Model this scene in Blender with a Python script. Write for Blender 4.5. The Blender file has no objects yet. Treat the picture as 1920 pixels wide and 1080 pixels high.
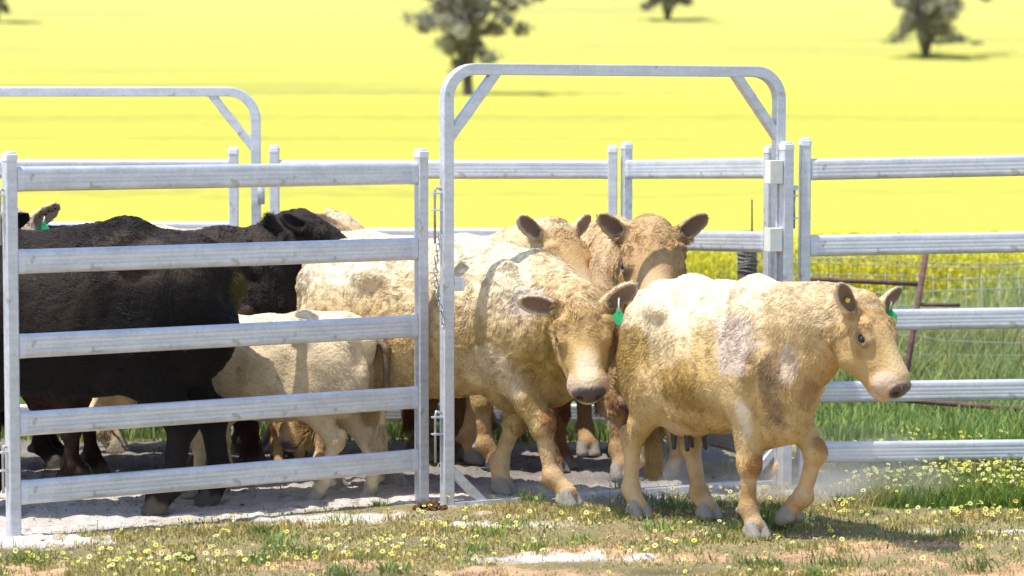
import bpy, math, sys
import numpy as np
from mathutils import Vector, Matrix

sc = bpy.context.scene
C = sc.collection
R = math.radians
rng = np.random.default_rng(7)

# ------------------------------------------------------------------ camera, sky, sun
CAM_H, FPX, HORIZ = 1.97, 5000.0, 221.0
PITCH = math.atan((540 - HORIZ) / FPX)
cam = bpy.data.cameras.new('camera')
cam.lens = FPX / 1920 * 36
cam.clip_end = 3000
cam.dof.use_dof = True
cam.dof.focus_distance = 13.2
cam.dof.aperture_fstop = 2.6
co = bpy.data.objects.new('camera', cam)
C.objects.link(co)
co.location = (0, 0, CAM_H)
co.rotation_euler = (math.pi / 2 - PITCH, 0, 0)
sc.camera = co

def W(px, py, Y):
    u, v = (px - 960) / FPX, -(py - 540) / FPX
    d = Vector((u, math.cos(PITCH) + v * math.sin(PITCH), -math.sin(PITCH) + v * math.cos(PITCH)))
    return Vector((0, 0, CAM_H)) + d * (Y / d.y)

def G(px, py):                                    # pixel -> point on the flat ground
    u, v = (px - 960) / FPX, -(py - 540) / FPX
    d = Vector((u, math.cos(PITCH) + v * math.sin(PITCH), -math.sin(PITCH) + v * math.cos(PITCH)))
    return Vector((0, 0, CAM_H)) + d * (-CAM_H / d.z)

SUN_EL, SUN_AZ = R(69), R(-118)                   # azimuth from +Y, clockwise: from the left, a little on the camera's side
sun_dir = Vector((math.sin(SUN_AZ) * math.cos(SUN_EL), math.cos(SUN_AZ) * math.cos(SUN_EL), math.sin(SUN_EL)))
w = bpy.data.worlds.new('World')
sc.world = w
w.use_nodes = True
nt = w.node_tree
sky = nt.nodes.new('ShaderNodeTexSky')
sky.sky_type = 'NISHITA'
sky.sun_disc = False
sky.sun_elevation = SUN_EL
sky.sun_rotation = SUN_AZ % (2 * math.pi)
nt.links.new(sky.outputs[0], nt.nodes['Background'].inputs[0])
nt.nodes['Background'].inputs[1].default_value = 0.15
sl = bpy.data.lights.new('sun', 'SUN')
sl.energy = 3.5
sl.angle = R(0.5)
sl.color = (1, 0.95, 0.86)
so = bpy.data.objects.new('sun', sl)
C.objects.link(so)
so.rotation_euler = sun_dir.to_track_quat('Z', 'Y').to_euler()
sc.view_settings.view_transform = 'Standard'
sc.view_settings.look = 'None'
sc.view_settings.exposure = 0.86
sc.view_settings.gamma = 1
sc.cycles.max_bounces = 6
sc.cycles.use_denoising = True

# ------------------------------------------------------------------ helpers
def tag(o, label=None, cat=None, group=None, kind=None):
    if label: o['label'] = label
    if cat: o['category'] = cat
    if group: o['group'] = group
    if kind: o['kind'] = kind
    return o

def empty(name, loc, rz=0.0):
    o = bpy.data.objects.new(name, None)
    o.empty_display_size = .2
    o.location = loc
    o.rotation_euler = (0, 0, rz)
    C.objects.link(o)
    return o

def np_mesh(name, V, quads=None, tris=None, mat=None, parent=None, smooth=True, cols=None, link=True):
    me = bpy.data.meshes.new(name)
    V = np.ascontiguousarray(V, np.float32)
    loops, sizes = [], []
    if quads is not None and len(quads):
        loops.append(np.asarray(quads, np.int32).ravel()); sizes.append(np.full(len(quads), 4, np.int32))
    if tris is not None and len(tris):
        loops.append(np.asarray(tris, np.int32).ravel()); sizes.append(np.full(len(tris), 3, np.int32))
    L = np.concatenate(loops); S = np.concatenate(sizes)
    me.vertices.add(len(V)); me.vertices.foreach_set('co', V.ravel())
    me.loops.add(len(L)); me.loops.foreach_set('vertex_index', L)
    me.polygons.add(len(S))
    me.polygons.foreach_set('loop_start', np.concatenate(([0], np.cumsum(S)[:-1])).astype(np.int32))
    me.polygons.foreach_set('use_smooth', np.full(len(S), smooth))
    me.update(calc_edges=True)
    if cols is not None:
        a = me.color_attributes.new('col', 'FLOAT_COLOR', 'POINT')
        c4 = np.ones((len(V), 4), np.float32); c4[:, :3] = cols
        a.data.foreach_set('color', c4.ravel())
    if mat: me.materials.append(mat)
    if not link: return me
    o = bpy.data.objects.new(name, me)
    C.objects.link(o)
    if parent: o.parent = parent
    return o

class MB:
    """collects simple solids into one mesh"""
    def __init__(s): s.V, s.F = [], []
    def add(s, V, F):
        b = len(s.V); s.V += [tuple(v) for v in V]; s.F += [[i + b for i in f] for f in F]
    def box(s, x0, x1, y0, y1, z0, z1, ch=0.0):
        if ch <= 0:
            V = [(x, y, z) for z in (z0, z1) for (x, y) in ((x0, y0), (x1, y0), (x1, y1), (x0, y1))]
            s.add(V, [(3, 2, 1, 0), (4, 5, 6, 7), (0, 1, 5, 4), (1, 2, 6, 5), (2, 3, 7, 6), (3, 0, 4, 7)])
        else:                                     # vertical edges chamfered
            P = [(x0 + ch, y0), (x1 - ch, y0), (x1, y0 + ch), (x1, y1 - ch), (x1 - ch, y1), (x0 + ch, y1), (x0, y1 - ch), (x0, y0 + ch)]
            s.prism(P, z0, z1)
    def prism(s, P, z0, z1):
        n = len(P)
        s.add([(x, y, z0) for x, y in P] + [(x, y, z1) for x, y in P],
              [list(range(n))[::-1], list(range(n, 2 * n))] + [(i, (i + 1) % n, n + (i + 1) % n, n + i) for i in range(n)])
    def prof(s, P, x0, x1):                       # profile in (y,z) extruded along x
        n = len(P)
        s.add([(x0, y, z) for y, z in P] + [(x1, y, z) for y, z in P],
              [list(range(n))[::-1], list(range(n, 2 * n))] + [(i, (i + 1) % n, n + (i + 1) % n, n + i) for i in range(n)])
    def sweep(s, path, prof, up=(0, 1, 0)):       # path in 3d; profile (a,b): a along side, b along up
        path = [Vector(p) for p in path]; n = len(prof); V = []; up = Vector(up)
        for i, p in enumerate(path):
            t = ((path[i + 1] - p).normalized() if i < len(path) - 1 else Vector()) + ((p - path[i - 1]).normalized() if i else Vector())
            t.normalize()
            u = up - t * up.dot(t)
            if u.length < 1e-3: u = Vector((1, 0, 0)) - t * t.x
            u.normalize(); sd = t.cross(u)
            k = 1.0
            if 0 < i < len(path) - 1:
                c = (path[i + 1] - p).normalized().dot((p - path[i - 1]).normalized())
                k = 1 / math.sqrt(max(.2, (1 + c) / 2))
            for a, b in prof: V.append(p + sd * a * k + u * b)
        F = [list(range(n)), [len(V) - 1 - j for j in range(n)]]
        for i in range(len(path) - 1):
            for j in range(n):
                a, b = i * n + j, i * n + (j + 1) % n
                F.append((b, a, a + n, b + n))
        s.add(V, F)
    def tube(s, path, r, n=8):
        rs = r if isinstance(r, (list, tuple)) else [r] * len(path)
        path = [Vector(p) for p in path]; V = []
        u = None
        for i, p in enumerate(path):
            t = path[min(i + 1, len(path) - 1)] - path[max(i - 1, 0)]
            t.normalize()
            if u is None:
                u = Vector((0, 0, 1)) if abs(t.z) < .8 else Vector((1, 0, 0))
            u = (u - t * u.dot(t)).normalized(); v = t.cross(u)
            for j in range(n):
                a = 2 * math.pi * j / n
                V.append(p + (u * math.cos(a) + v * math.sin(a)) * rs[i])
        F = [[n - 1 - j for j in range(n)], [len(V) - n + j for j in range(n)]]
        for i in range(len(path) - 1):
            for j in range(n):
                a, b = i * n + j, i * n + (j + 1) % n
                F.append((a, b, b + n, a + n))
        s.add(V, F)
    def build(s, name, mat, parent=None, smooth=False, bevel=0.0):
        me = bpy.data.meshes.new(name)
        me.from_pydata(s.V, [], s.F)
        me.update()
        if smooth: me.polygons.foreach_set('use_smooth', [True] * len(me.polygons))
        me.materials.append(mat)
        o = bpy.data.objects.new(name, me)
        C.objects.link(o)
        if parent: o.parent = parent
        if bevel:
            m = o.modifiers.new('bevel', 'BEVEL'); m.width = bevel; m.segments = 2; m.limit_method = 'ANGLE'
        return o

class Noise:
    """smooth pseudo-random field: sum of randomly oriented sines; about -1..1"""
    def __init__(s, seed, freq, n=10):
        g = np.random.default_rng(seed)
        k = g.normal(size=(n, 3)); k /= np.linalg.norm(k, axis=1)[:, None]
        s.k = (k * freq * g.uniform(.6, 1.7, (n, 1))).astype(np.float32)
        s.p = g.uniform(0, 6.283, n).astype(np.float32)
    def __call__(s, P):
        P = np.asarray(P, np.float32)
        if P.shape[1] == 2: P = np.column_stack([P, np.zeros(len(P), np.float32)])
        o = np.zeros(len(P), np.float32)
        for k, p in zip(s.k, s.p): o += np.sin(P @ k + p)
        return o / math.sqrt(len(s.p)) * .9

def sstep(a, b, x):
    t = np.clip((x - a) / (b - a), 0, 1)
    return t * t * (3 - 2 * t)

# ------------------------------------------------------------------ materials
def new_mat(name):
    m = bpy.data.materials.new(name); m.use_nodes = True
    return m, m.node_tree.nodes, m.node_tree.links, m.node_tree.nodes['Principled BSDF']

def mat_attr(name, rough=.8, spec=.2, transl=0.0, bump=0.0, bscale=60, var=0.0):
    m, N, L, B = new_mat(name)
    a = N.new('ShaderNodeAttribute'); a.attribute_name = 'col'
    src = a.outputs['Color']
    if var:
        tc = N.new('ShaderNodeTexCoord')
        nz = N.new('ShaderNodeTexNoise'); nz.inputs['Scale'].default_value = bscale * .6; nz.inputs['Detail'].default_value = 5
        L.new(tc.outputs['Object'], nz.inputs['Vector'])
        mr = N.new('ShaderNodeMapRange'); mr.inputs[3].default_value = 1 - var; mr.inputs[4].default_value = 1 + var
        L.new(nz.outputs[0], mr.inputs[0])
        mx = N.new('ShaderNodeMix'); mx.data_type = 'RGBA'; mx.blend_type = 'MULTIPLY'; mx.inputs[0].default_value = 1
        L.new(src, mx.inputs[6]); L.new(mr.outputs[0], mx.inputs[7]); src = mx.outputs[2]
    L.new(src, B.inputs['Base Color'])
    B.inputs['Roughness'].default_value = rough
    B.inputs['Specular IOR Level'].default_value = spec
    if bump:
        tc = N.new('ShaderNodeTexCoord')
        nz = N.new('ShaderNodeTexNoise'); nz.inputs['Scale'].default_value = bscale; nz.inputs['Detail'].default_value = 6
        L.new(tc.outputs['Object'], nz.inputs['Vector'])
        bp = N.new('ShaderNodeBump'); bp.inputs['Strength'].default_value = bump; bp.inputs['Distance'].default_value = .02
        L.new(nz.outputs[0], bp.inputs['Height']); L.new(bp.outputs[0], B.inputs['Normal'])
    if transl:
        out = N['Material Output']
        t = N.new('ShaderNodeBsdfTranslucent'); L.new(src, t.inputs['Color'])
        x = N.new('ShaderNodeMixShader'); x.inputs[0].default_value = transl
        L.new(B.outputs[0], x.inputs[1]); L.new(t.outputs[0], x.inputs[2]); L.new(x.outputs[0], out.inputs['Surface'])
    return m

def mat_plain(name, col, rough=.6, metal=0.0, var=.15, scale=12, bump=.0, spec=.4, stretch=(1, 1, 1), col2=None):
    m, N, L, B = new_mat(name)
    tc = N.new('ShaderNodeTexCoord'); mp = N.new('ShaderNodeMapping'); mp.inputs['Scale'].default_value = stretch
    L.new(tc.outputs['Object'], mp.inputs['Vector'])
    nz = N.new('ShaderNodeTexNoise'); nz.inputs['Scale'].default_value = scale; nz.inputs['Detail'].default_value = 7; nz.inputs['Roughness'].default_value = .65
    L.new(mp.outputs[0], nz.inputs['Vector'])
    cr = N.new('ShaderNodeValToRGB')
    c2 = col2 or tuple(c * (1 + var) for c in col)
    c1 = tuple(c * (1 - var) for c in col) if not col2 else col
    cr.color_ramp.elements[0].position = .32; cr.color_ramp.elements[1].position = .68
    cr.color_ramp.elements[0].color = (*c1, 1); cr.color_ramp.elements[1].color = (*c2, 1)
    L.new(nz.outputs[0], cr.inputs[0]); L.new(cr.outputs[0], B.inputs['Base Color'])
    B.inputs['Roughness'].default_value = rough; B.inputs['Metallic'].default_value = metal
    B.inputs['Specular IOR Level'].default_value = spec
    if bump:
        bp = N.new('ShaderNodeBump'); bp.inputs['Strength'].default_value = bump; bp.inputs['Distance'].default_value = .004
        L.new(nz.outputs[0], bp.inputs['Height']); L.new(bp.outputs[0], B.inputs['Normal'])
    return m

def mat_galv():
    m, N, L, B = new_mat('galvanised_steel')
    tc = N.new('ShaderNodeTexCoord')
    mp = N.new('ShaderNodeMapping'); mp.inputs['Scale'].default_value = (1.0, 16, 16)
    L.new(tc.outputs['Object'], mp.inputs['Vector'])
    n1 = N.new('ShaderNodeTexNoise'); n1.inputs['Scale'].default_value = 2.2; n1.inputs['Detail'].default_value = 6
    L.new(mp.outputs[0], n1.inputs['Vector'])
    n2 = N.new('ShaderNodeTexNoise'); n2.inputs['Scale'].default_value = 9; n2.inputs['Detail'].default_value = 8; n2.inputs['Roughness'].default_value = .7
    L.new(tc.outputs['Object'], n2.inputs['Vector'])
    v = N.new('ShaderNodeTexVoronoi'); v.inputs['Scale'].default_value = 70
    L.new(tc.outputs['Object'], v.inputs['Vector'])
    ad = N.new('ShaderNodeMath'); ad.operation = 'ADD'; L.new(n1.outputs[0], ad.inputs[0]); L.new(n2.outputs[0], ad.inputs[1])
    sp = N.new('ShaderNodeSeparateColor'); L.new(v.outputs['Color'], sp.inputs[0])
    ml = N.new('ShaderNodeMath'); ml.operation = 'MULTIPLY_ADD'; ml.inputs[1].default_value = .22
    L.new(sp.outputs[0], ml.inputs[0]); L.new(ad.outputs[0], ml.inputs[2])
    cr = N.new('ShaderNodeValToRGB'); cr.color_ramp.elements[0].position = .8; cr.color_ramp.elements[1].position = 1.5
    mr = N.new('ShaderNodeMapRange'); mr.inputs[1].default_value = .7; mr.inputs[2].default_value = 1.5
    L.new(ml.outputs[0], mr.inputs[0])
    cr.color_ramp.elements[0].position = .1; cr.color_ramp.elements[1].position = .8
    cr.color_ramp.elements[0].color = (.48, .495, .545, 1); cr.color_ramp.elements[1].color = (.66, .675, .73, 1)
    L.new(mr.outputs[0], cr.inputs[0])
    # dried splashes of dust and manure
    n3 = N.new('ShaderNodeTexNoise'); n3.inputs['Scale'].default_value = 14; n3.inputs['Detail'].default_value = 3
    L.new(tc.outputs['Object'], n3.inputs['Vector'])
    m3 = N.new('ShaderNodeMapRange'); m3.inputs[1].default_value = .66; m3.inputs[2].default_value = .73; m3.inputs[4].default_value = .55
    L.new(n3.outputs[0], m3.inputs[0])
    mx = N.new('ShaderNodeMix'); mx.data_type = 'RGBA'; mx.inputs[7].default_value = (.30, .26, .17, 1)
    L.new(m3.outputs[0], mx.inputs[0]); L.new(cr.outputs[0], mx.inputs[6])
    L.new(mx.outputs[2], B.inputs['Base Color'])
    B.inputs['Metallic'].default_value = .45
    rr = N.new('ShaderNodeMapRange'); rr.inputs[3].default_value = .30; rr.inputs[4].default_value = .55
    L.new(n2.outputs[0], rr.inputs[0]); L.new(rr.outputs[0], B.inputs['Roughness'])
    bp = N.new('ShaderNodeBump'); bp.inputs['Strength'].default_value = .12; bp.inputs['Distance'].default_value = .003
    L.new(n1.outputs[0], bp.inputs['Height']); L.new(bp.outputs[0], B.inputs['Normal'])
    return m

GALV = mat_galv()
CAPM = mat_plain('plastic_cap', (.72, .73, .76), .45, 0, .05)
TAPE = mat_plain('cream_sleeve', (.72, .70, .62), .5, 0, .08, 20)
BRIGHT = mat_plain('fresh_zinc', (.62, .64, .70), .5, .2, .12, 25)
STEEL = mat_plain('bright_steel', (.46, .46, .46), .35, .8, .2, 30)
RUST = mat_plain('rusted_steel', (.09, .05, .045), .85, .1, .3, 30, .4, .3, (1, 1, 1), (.20, .11, .10))
WIRE = mat_plain('grey_wire', (.34, .34, .31), .6, .5, .2, 20)
WOOD = mat_plain('weathered_wood', (.05, .035, .03), .9, 0, .3, 20, .6, .2, (1, 1, .15), (.14, .10, .085))
SKIN = mat_attr('cattle_hide', .75, .15, 0, .35, 70, .12)
NOSE = mat_attr('wet_nose', .38, .5, 0, .25, 180, .1)
COAT = mat_attr('cattle_coat_hair', .65, .12)
EYEM = mat_plain('dark_eye', (.012, .009, .008), .12, 0, .1, 5, 0, .6)
TAGG = mat_plain('green_plastic_tag', (.02, .42, .16), .4, 0, .05)
TAGY = mat_plain('yellow_plastic_tag', (.75, .58, .10), .4, 0, .05)
TAGW = mat_plain('white_plastic_strip', (.75, .72, .60), .5, 0, .05)
GRASS = mat_attr('grass_blades', .6, .25, .35)
PETAL = mat_attr('petals', .7, .1, .25)
CANOLA = mat_attr('canola_flowers', .8, .05, .5)
SOIL = mat_attr('paddock_soil', .95, .05, 0, .8, 90, .28)
BARK = mat_plain('gum_bark', (.10, .085, .07), .9, 0, .3, 6, .3, .1, (1, 1, .3), (.26, .22, .19))
LEAF = mat_attr('gum_leaves', .55, .3, .2)

# ------------------------------------------------------------------ terrain
GY = np.array([-60, 21, 40, 80, 150, 200, 260, 330, 420, 700.])
GZ = np.array([0, 0, .08, .6, 2.45, 5.6, 11.2, 20, 33, 80.])
def hill(Y): return np.interp(Y, GY, GZ)

def front_line(X):                                # the fence front, seen from above
    return np.where(X < -.4, 12.4 + (X + 2.34) * .638, 13.45 + (X + .33) * .43)

nA, nB, nC, nD = Noise(1, 2.2), Noise(2, 9), Noise(3, 28), Noise(4, 1.1)
def spots(P, lst):
    o = np.full(len(P), -9.0)
    for (px, py, rx, ry) in lst:
        c = G(px, py)
        d = 1 - np.sqrt(((P[:, 0] - c.x) / rx) ** 2 + ((P[:, 1] - c.y) / ry) ** 2)
        o = np.maximum(o, d)
    return o
SAND_SPOTS = [(950, 985, .36, .13), (1000, 1052, .5, .13), (1830, 997, .62, .09), (60, 1018, .38, .3), (1680, 935, .4, .16), (560, 972, 1.0, .2), (300, 985, .6, .1), (1290, 925, .8, .3), (1600, 905, .5, .35)]
SOIL_SPOTS = [(1500, 1045, 1.3, .22), (1230, 1000, .6, .1), (330, 1035, .5, .1), (560, 1062, .6, .1), (1850, 1070, .9, .3), (1000, 1078, .8, .12), (1700, 1020, .8, .1)]
def masks(P):
    X, Y = P[:, 0], P[:, 1]
    n1, n2, n3 = nA(P), nB(P), nC(P)
    din = np.minimum(np.minimum(Y - front_line(X) + .02, 16.25 - Y), (1.75 - (Y - 13.6) * .28) - X)
    sand = sstep(-.12, .16, din + .10 * n1 + .07 * n2 + .03 * n3)
    sand = np.maximum(sand, sstep(-.1, .75, spots(P, SAND_SPOTS) + .3 * n2 + .26 * n3 + .1 * n1))
    soil = sstep(.0, .6, spots(P, SOIL_SPOTS) + .35 * n2 + .2 * n3 + .2 * n1)
    soil = np.maximum(soil, sstep(.45, .9, nA(P * 1.7 + 5) * .6 + .4 * n2 + .2 * n3) * (Y < 13.2))
    far = sstep(16.3, 17.0, Y + .3 * n1)
    right = sstep(1.7, 2.2, X - (Y - 13.6) * 0 + .2 * n1) * (Y > 13.3)
    return sand, soil * (1 - sand), np.clip(far + right, 0, 1), (n1, n2, n3)

def ground_sheet(x, y, z0, name, dense):
    X, Y = np.meshgrid(x, y, indexing='ij')
    P = np.column_stack([X.ravel(), Y.ravel()])
    sand, soil, lush, (n1, n2, n3) = masks(P)
    z = hill(P[:, 1]) + z0
    near = np.clip((30 - P[:, 1]) / 8, 0, 1)
    if dense:
        h = .005 * n2 * sand + .004 * n3 + .012 * n1 + .012 * soil * n2
        hoof = Noise(31, 45)(P)
        h += sand * -.008 * sstep(.5, 1.3, hoof) + sand * .008 * Noise(33, 90)(P)
        edge = np.minimum.reduce([P[:, 0] - x[0], x[-1] - P[:, 0], P[:, 1] - y[0], y[-1] - P[:, 1]])
        z += h * np.clip(edge / .2, 0, 1)
    cs = np.array([.54, .49, .45])[None] * (1 - .58 * sstep(13.75, 14.5, P[:, 1:2] + .12 * n1[:, None] - .25 * P[:, :1] * (P[:, :1] < 0) * -1)); cg = np.array([.30, .25, .13]); cr = np.array([.46, .29, .18]); cl = np.array([.09, .15, .03])  # sand darker deeper in the yard: the herd's shadows painted into its colour
    col = cg[None] * (1 + .25 * n2[:, None]) + 0 * P[:, :1]
    col = col * (1 - lush[:, None]) + cl * lush[:, None] * (1 + .2 * n2[:, None])
    col = col * (1 - soil[:, None]) + cr * soil[:, None] * (1 + .22 * n3[:, None] + .15 * n2[:, None])
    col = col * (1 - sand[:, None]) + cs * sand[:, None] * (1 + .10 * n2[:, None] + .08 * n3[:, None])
    if dense:                                     # trampled litter and dung specks
        sp = sstep(1.0, 1.35, Noise(35, 70)(P) + .3 * n2)
        col = col * (1 - .6 * sp[:, None]) + np.array([.12, .09, .05]) * .6 * sp[:, None]
    V = np.column_stack([P, z])
    nx, ny = len(x), len(y)
    i = (np.arange(nx - 1)[:, None] * ny + np.arange(ny - 1)[None]).ravel()
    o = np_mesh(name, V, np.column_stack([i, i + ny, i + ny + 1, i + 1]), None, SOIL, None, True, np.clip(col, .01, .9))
    tag(o, None, None, None, 'structure')
    return o

ground_sheet(np.linspace(-160, 160, 81), np.concatenate([np.linspace(-40, 21, 40), np.linspace(22, 130, 60), np.linspace(135, 700, 80)]), -.035, 'ground', False)
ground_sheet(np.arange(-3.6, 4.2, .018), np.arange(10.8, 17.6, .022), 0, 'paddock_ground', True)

# ------------------------------------------------------------------ grass, flowers
def blades(P, h, wd, lean, base, var, name, mat, label, cat, tip=1.25):
    n = len(P)
    a = rng.uniform(0, 6.283, n); b = rng.uniform(0, 6.283, n)
    hh = h * rng.uniform(.5, 1.35, n); ww = wd * rng.uniform(.6, 1.4, n)
    side = np.column_stack([np.cos(a), np.sin(a), np.zeros(n)]) * ww[:, None]
    ln = np.column_stack([np.cos(b), np.sin(b), np.zeros(n)]) * (hh * lean * rng.uniform(.2, 1.6, n))[:, None]
    up = np.array([0, 0, 1.])[None] * hh[:, None]
    V = np.empty((n, 5, 3))
    V[:, 0] = P - side; V[:, 1] = P + side
    V[:, 2] = P + ln * .35 + up * .6 + side * .8; V[:, 3] = P + ln * .35 + up * .6 - side * .8
    V[:, 4] = P + ln + up * .95
    i = np.arange(n)[:, None] * 5
    c = base * (1 + var * rng.normal(size=(n, 1))) * np.where(rng.random((n, 1)) < .16, [1.9, 1.45, 1.1], [1, 1, 1])
    c = np.clip(c, .005, .85)
    cols = np.repeat(c[:, None], 5, 1); cols[:, 4] *= tip
    o = np_mesh(name, V.reshape(-1, 3), i + np.array([0, 1, 2, 3]), i + np.array([3, 2, 4]), mat, None, True, np.clip(cols.reshape(-1, 3), 0, .9))
    return tag(o, label, cat, None, 'stuff')

def scatter(n, x0, x1, y0, y1):
    return np.column_stack([rng.uniform(x0, x1, n), rng.uniform(y0, y1, n)])

P = scatter(190000, -2.7, 3.2, 11.1, 15.8)
sand, soil, lush, (n1, n2, n3) = masks(P)
keep = rng.random(len(P)) < np.clip((1 - sand * .99) * (1 - .8 * soil) * (.42 + .38 * n2 + .25 * n1 + .4 * lush), 0.0, 1)
P, lush, n1, n2, soil = P[keep], lush[keep], n1[keep], n2[keep], soil[keep]
hgt = (.021 + .014 * n2 + .085 * lush)
dry = np.clip(.55 + .5 * n1 + .4 * n2 - lush, 0, 1)[:, None]
gc = np.array([.14, .22, .04]) * (1 - dry) + np.array([.42, .36, .15]) * dry
blades(np.column_stack([P, np.zeros(len(P))]), np.clip(hgt, .015, .2), .0035, .55, gc, .22, 'short_grass', GRASS, 'short trampled grass in front of the yard', 'grass')
P = scatter(95000, -3.2, 4.6, 16.1, 20.5)
f = sstep(17.4, 19.6, P[:, 1] + .35 * nA(P))
keep = rng.random(len(P)) < (.55 + .45 * f)
P, f = P[keep], f[keep]
n2 = nB(P)[:, None]
gc = np.array([.21, .30, .09]) * (1 - f[:, None]) + np.array([.30, .34, .15]) * f[:, None] * (1 + .25 * n2)
blades(np.column_stack([P, np.zeros(len(P))]), (.11 + .36 * f), .0048, .4, gc, .28, 'tall_grass', GRASS, 'tall seeding grass beyond the yard', 'grass', 1.5)

cl = scatter(95, -2.5, 3.0, 11.3, 15.2)
sand, soil, lush, _ = masks(cl); cl = cl[rng.random(len(cl)) < 1 - .75 * sand - .4 * soil]
P = np.repeat(cl, 75, 0) + rng.normal(0, .035, (len(cl) * 75, 2)) * np.repeat(rng.uniform(.5, 1.9, (len(cl), 1)), 75, 0)
blades(np.column_stack([P, np.zeros(len(P))]), .055 * np.repeat(rng.uniform(.6, 1.4, len(cl)), 75), .0034, .7, np.array([.16, .22, .065]) * np.repeat(rng.uniform(.7, 1.5, (len(cl), 1)), 75, 0), .2, 'weed_tufts', GRASS, 'green weed tufts standing out of the short grass', 'weeds')
P = scatter(90000, -2.7, 3.2, 11.1, 14.6)
sand, soil, lush, (n1, n2, n3) = masks(P)
P = P[rng.random(len(P)) < np.clip(.55 + .4 * n3 + .3 * n2, .05, 1) * (1 - .93 * sand) * (1 - .35 * soil)]
mixg = rng.random((len(P), 1)) ** 2
blades(np.column_stack([P, np.full(len(P), .003)]), .013, .0024, 2.6, np.array([.50, .42, .24]) * (1 - mixg) + np.array([.16, .12, .06]) * mixg, .25, 'dry_litter', GRASS, 'dry trampled straw lying on the bare soil', 'straw', 1.0)
P = scatter(60000, -3.4, 5.4, 19.2, 22.6)
keep = rng.random(len(P)) < np.clip(.35 + .4 * nA(P) + .3 * nB(P), .04, 1)
P = P[keep]; n2 = nB(P)[:, None]
mixg = rng.random((len(P), 1))
blades(np.column_stack([P, np.zeros(len(P))]), .52 + .14 * nA(P), .0045, .3, (np.array([.22, .31, .09]) * (1 - mixg) + np.array([.40, .40, .19]) * mixg) * (1 + .2 * n2), .25, 'wild_oats', GRASS, 'tall pale wild oats along the old wire fence', 'grass', 1.6)

def flowers(P, z, r, name, label, colA, colB):
    n = len(P); k = 7
    a0 = rng.uniform(0, 6.283, n); rr = r * rng.uniform(.5, 1.5, n)
    tilt = np.column_stack([rng.normal(0, .5, n), rng.normal(-.45, .5, n), np.ones(n)]); tilt /= np.linalg.norm(tilt, axis=1)[:, None]
    u = np.cross(tilt, [0.3, .9, .2]); u /= np.linalg.norm(u, axis=1)[:, None]; v = np.cross(tilt, u)
    c = np.column_stack([P, z])
    V, cols = [], []
    mixc = rng.random((n, 1)); pc = colA * (1 - mixc) + colB * mixc
    for j in range(k):
        for (da, rad, lift) in ((-.30, .35, .0), (-.36, .92, .15), (.36, .92, .15), (.30, .35, .0)):
            an = a0 + 2 * math.pi * j / k + da
            V.append(c + u * (np.cos(an) * rr * rad)[:, None] + v * (np.sin(an) * rr * rad)[:, None] + tilt * (rr * lift)[:, None])
            cols.append(pc)
    for j in range(6):
        an = a0 + j * math.pi / 3
        V.append(c + u * (np.cos(an) * rr * .33)[:, None] + v * (np.sin(an) * rr * .33)[:, None] + tilt * (rr * .08)[:, None])
        cols.append(np.broadcast_to(np.array([.26, .22, .04]), (n, 3)))
    V.append(c + tilt * (rr * .25)[:, None]); cols.append(np.broadcast_to(np.array([.16, .13, .02]), (n, 3)))
    # stem
    for dz in (0, 1):
        for s in (-.0012, .0012):
            V.append(np.column_stack([c[:, 0] + s, c[:, 1], c[:, 2] * dz])); cols.append(np.broadcast_to(np.array([.10, .18, .04]), (n, 3)))
    m = len(V)
    V = np.stack(V, 1); cols = np.stack(cols, 1)
    i = np.arange(n)[:, None] * m; b = k * 4
    q = [i + np.array([4 * j, 4 * j + 1, 4 * j + 2, 4 * j + 3]) for j in range(k)] + [i + np.array([b + 7, b + 8, b + 10, b + 9])]
    t = [i + np.array([b + j, b + (j + 1) % 6, b + 6]) for j in range(6)]
    o = np_mesh(name, V.reshape(-1, 3), np.concatenate(q), np.concatenate(t), PETAL, None, True, cols.reshape(-1, 3))
    tag(o, label, 'flowers', None, 'stuff')
FLOWER_SPOTS = [(1680, 925, .35, .35), (1800, 905, .8, .8), (1560, 965, .35, .12), (1250, 950, .3, .12), (1330, 935, .3, .2), (420, 1060, 1.1, .28), (1120, 1040, .8, .12), (640, 1030, .5, .2), (80, 1058, .4, .2),
                (1000, 1000, .5, .08), (1780, 975, .5, .12), (1460, 985, .25, .06), (1300, 970, .3, .06)]
P = scatter(60000, -2.6, 3.2, 11.2, 16.0)
sand, soil, lush, (n1, n2, n3) = masks(P)
d = np.clip(spots(P, FLOWER_SPOTS) * .9 + .5 * n2 + .25, 0, 1) * (1 - .8 * sand) * (1 - .7 * soil) * (.17 + .2 * lush) + .012 * (1 - sand) * (1 - soil)
P = P[rng.random(len(P)) < d]
lush = masks(P)[2]
flowers(P, (.02 + .05 * rng.random(len(P)) + .06 * lush), .0105, 'capeweed_flowers', 'pale yellow capeweed daisies with dark centres in the short grass', np.array([.80, .74, .10]), np.array([.78, .76, .40]))

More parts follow.
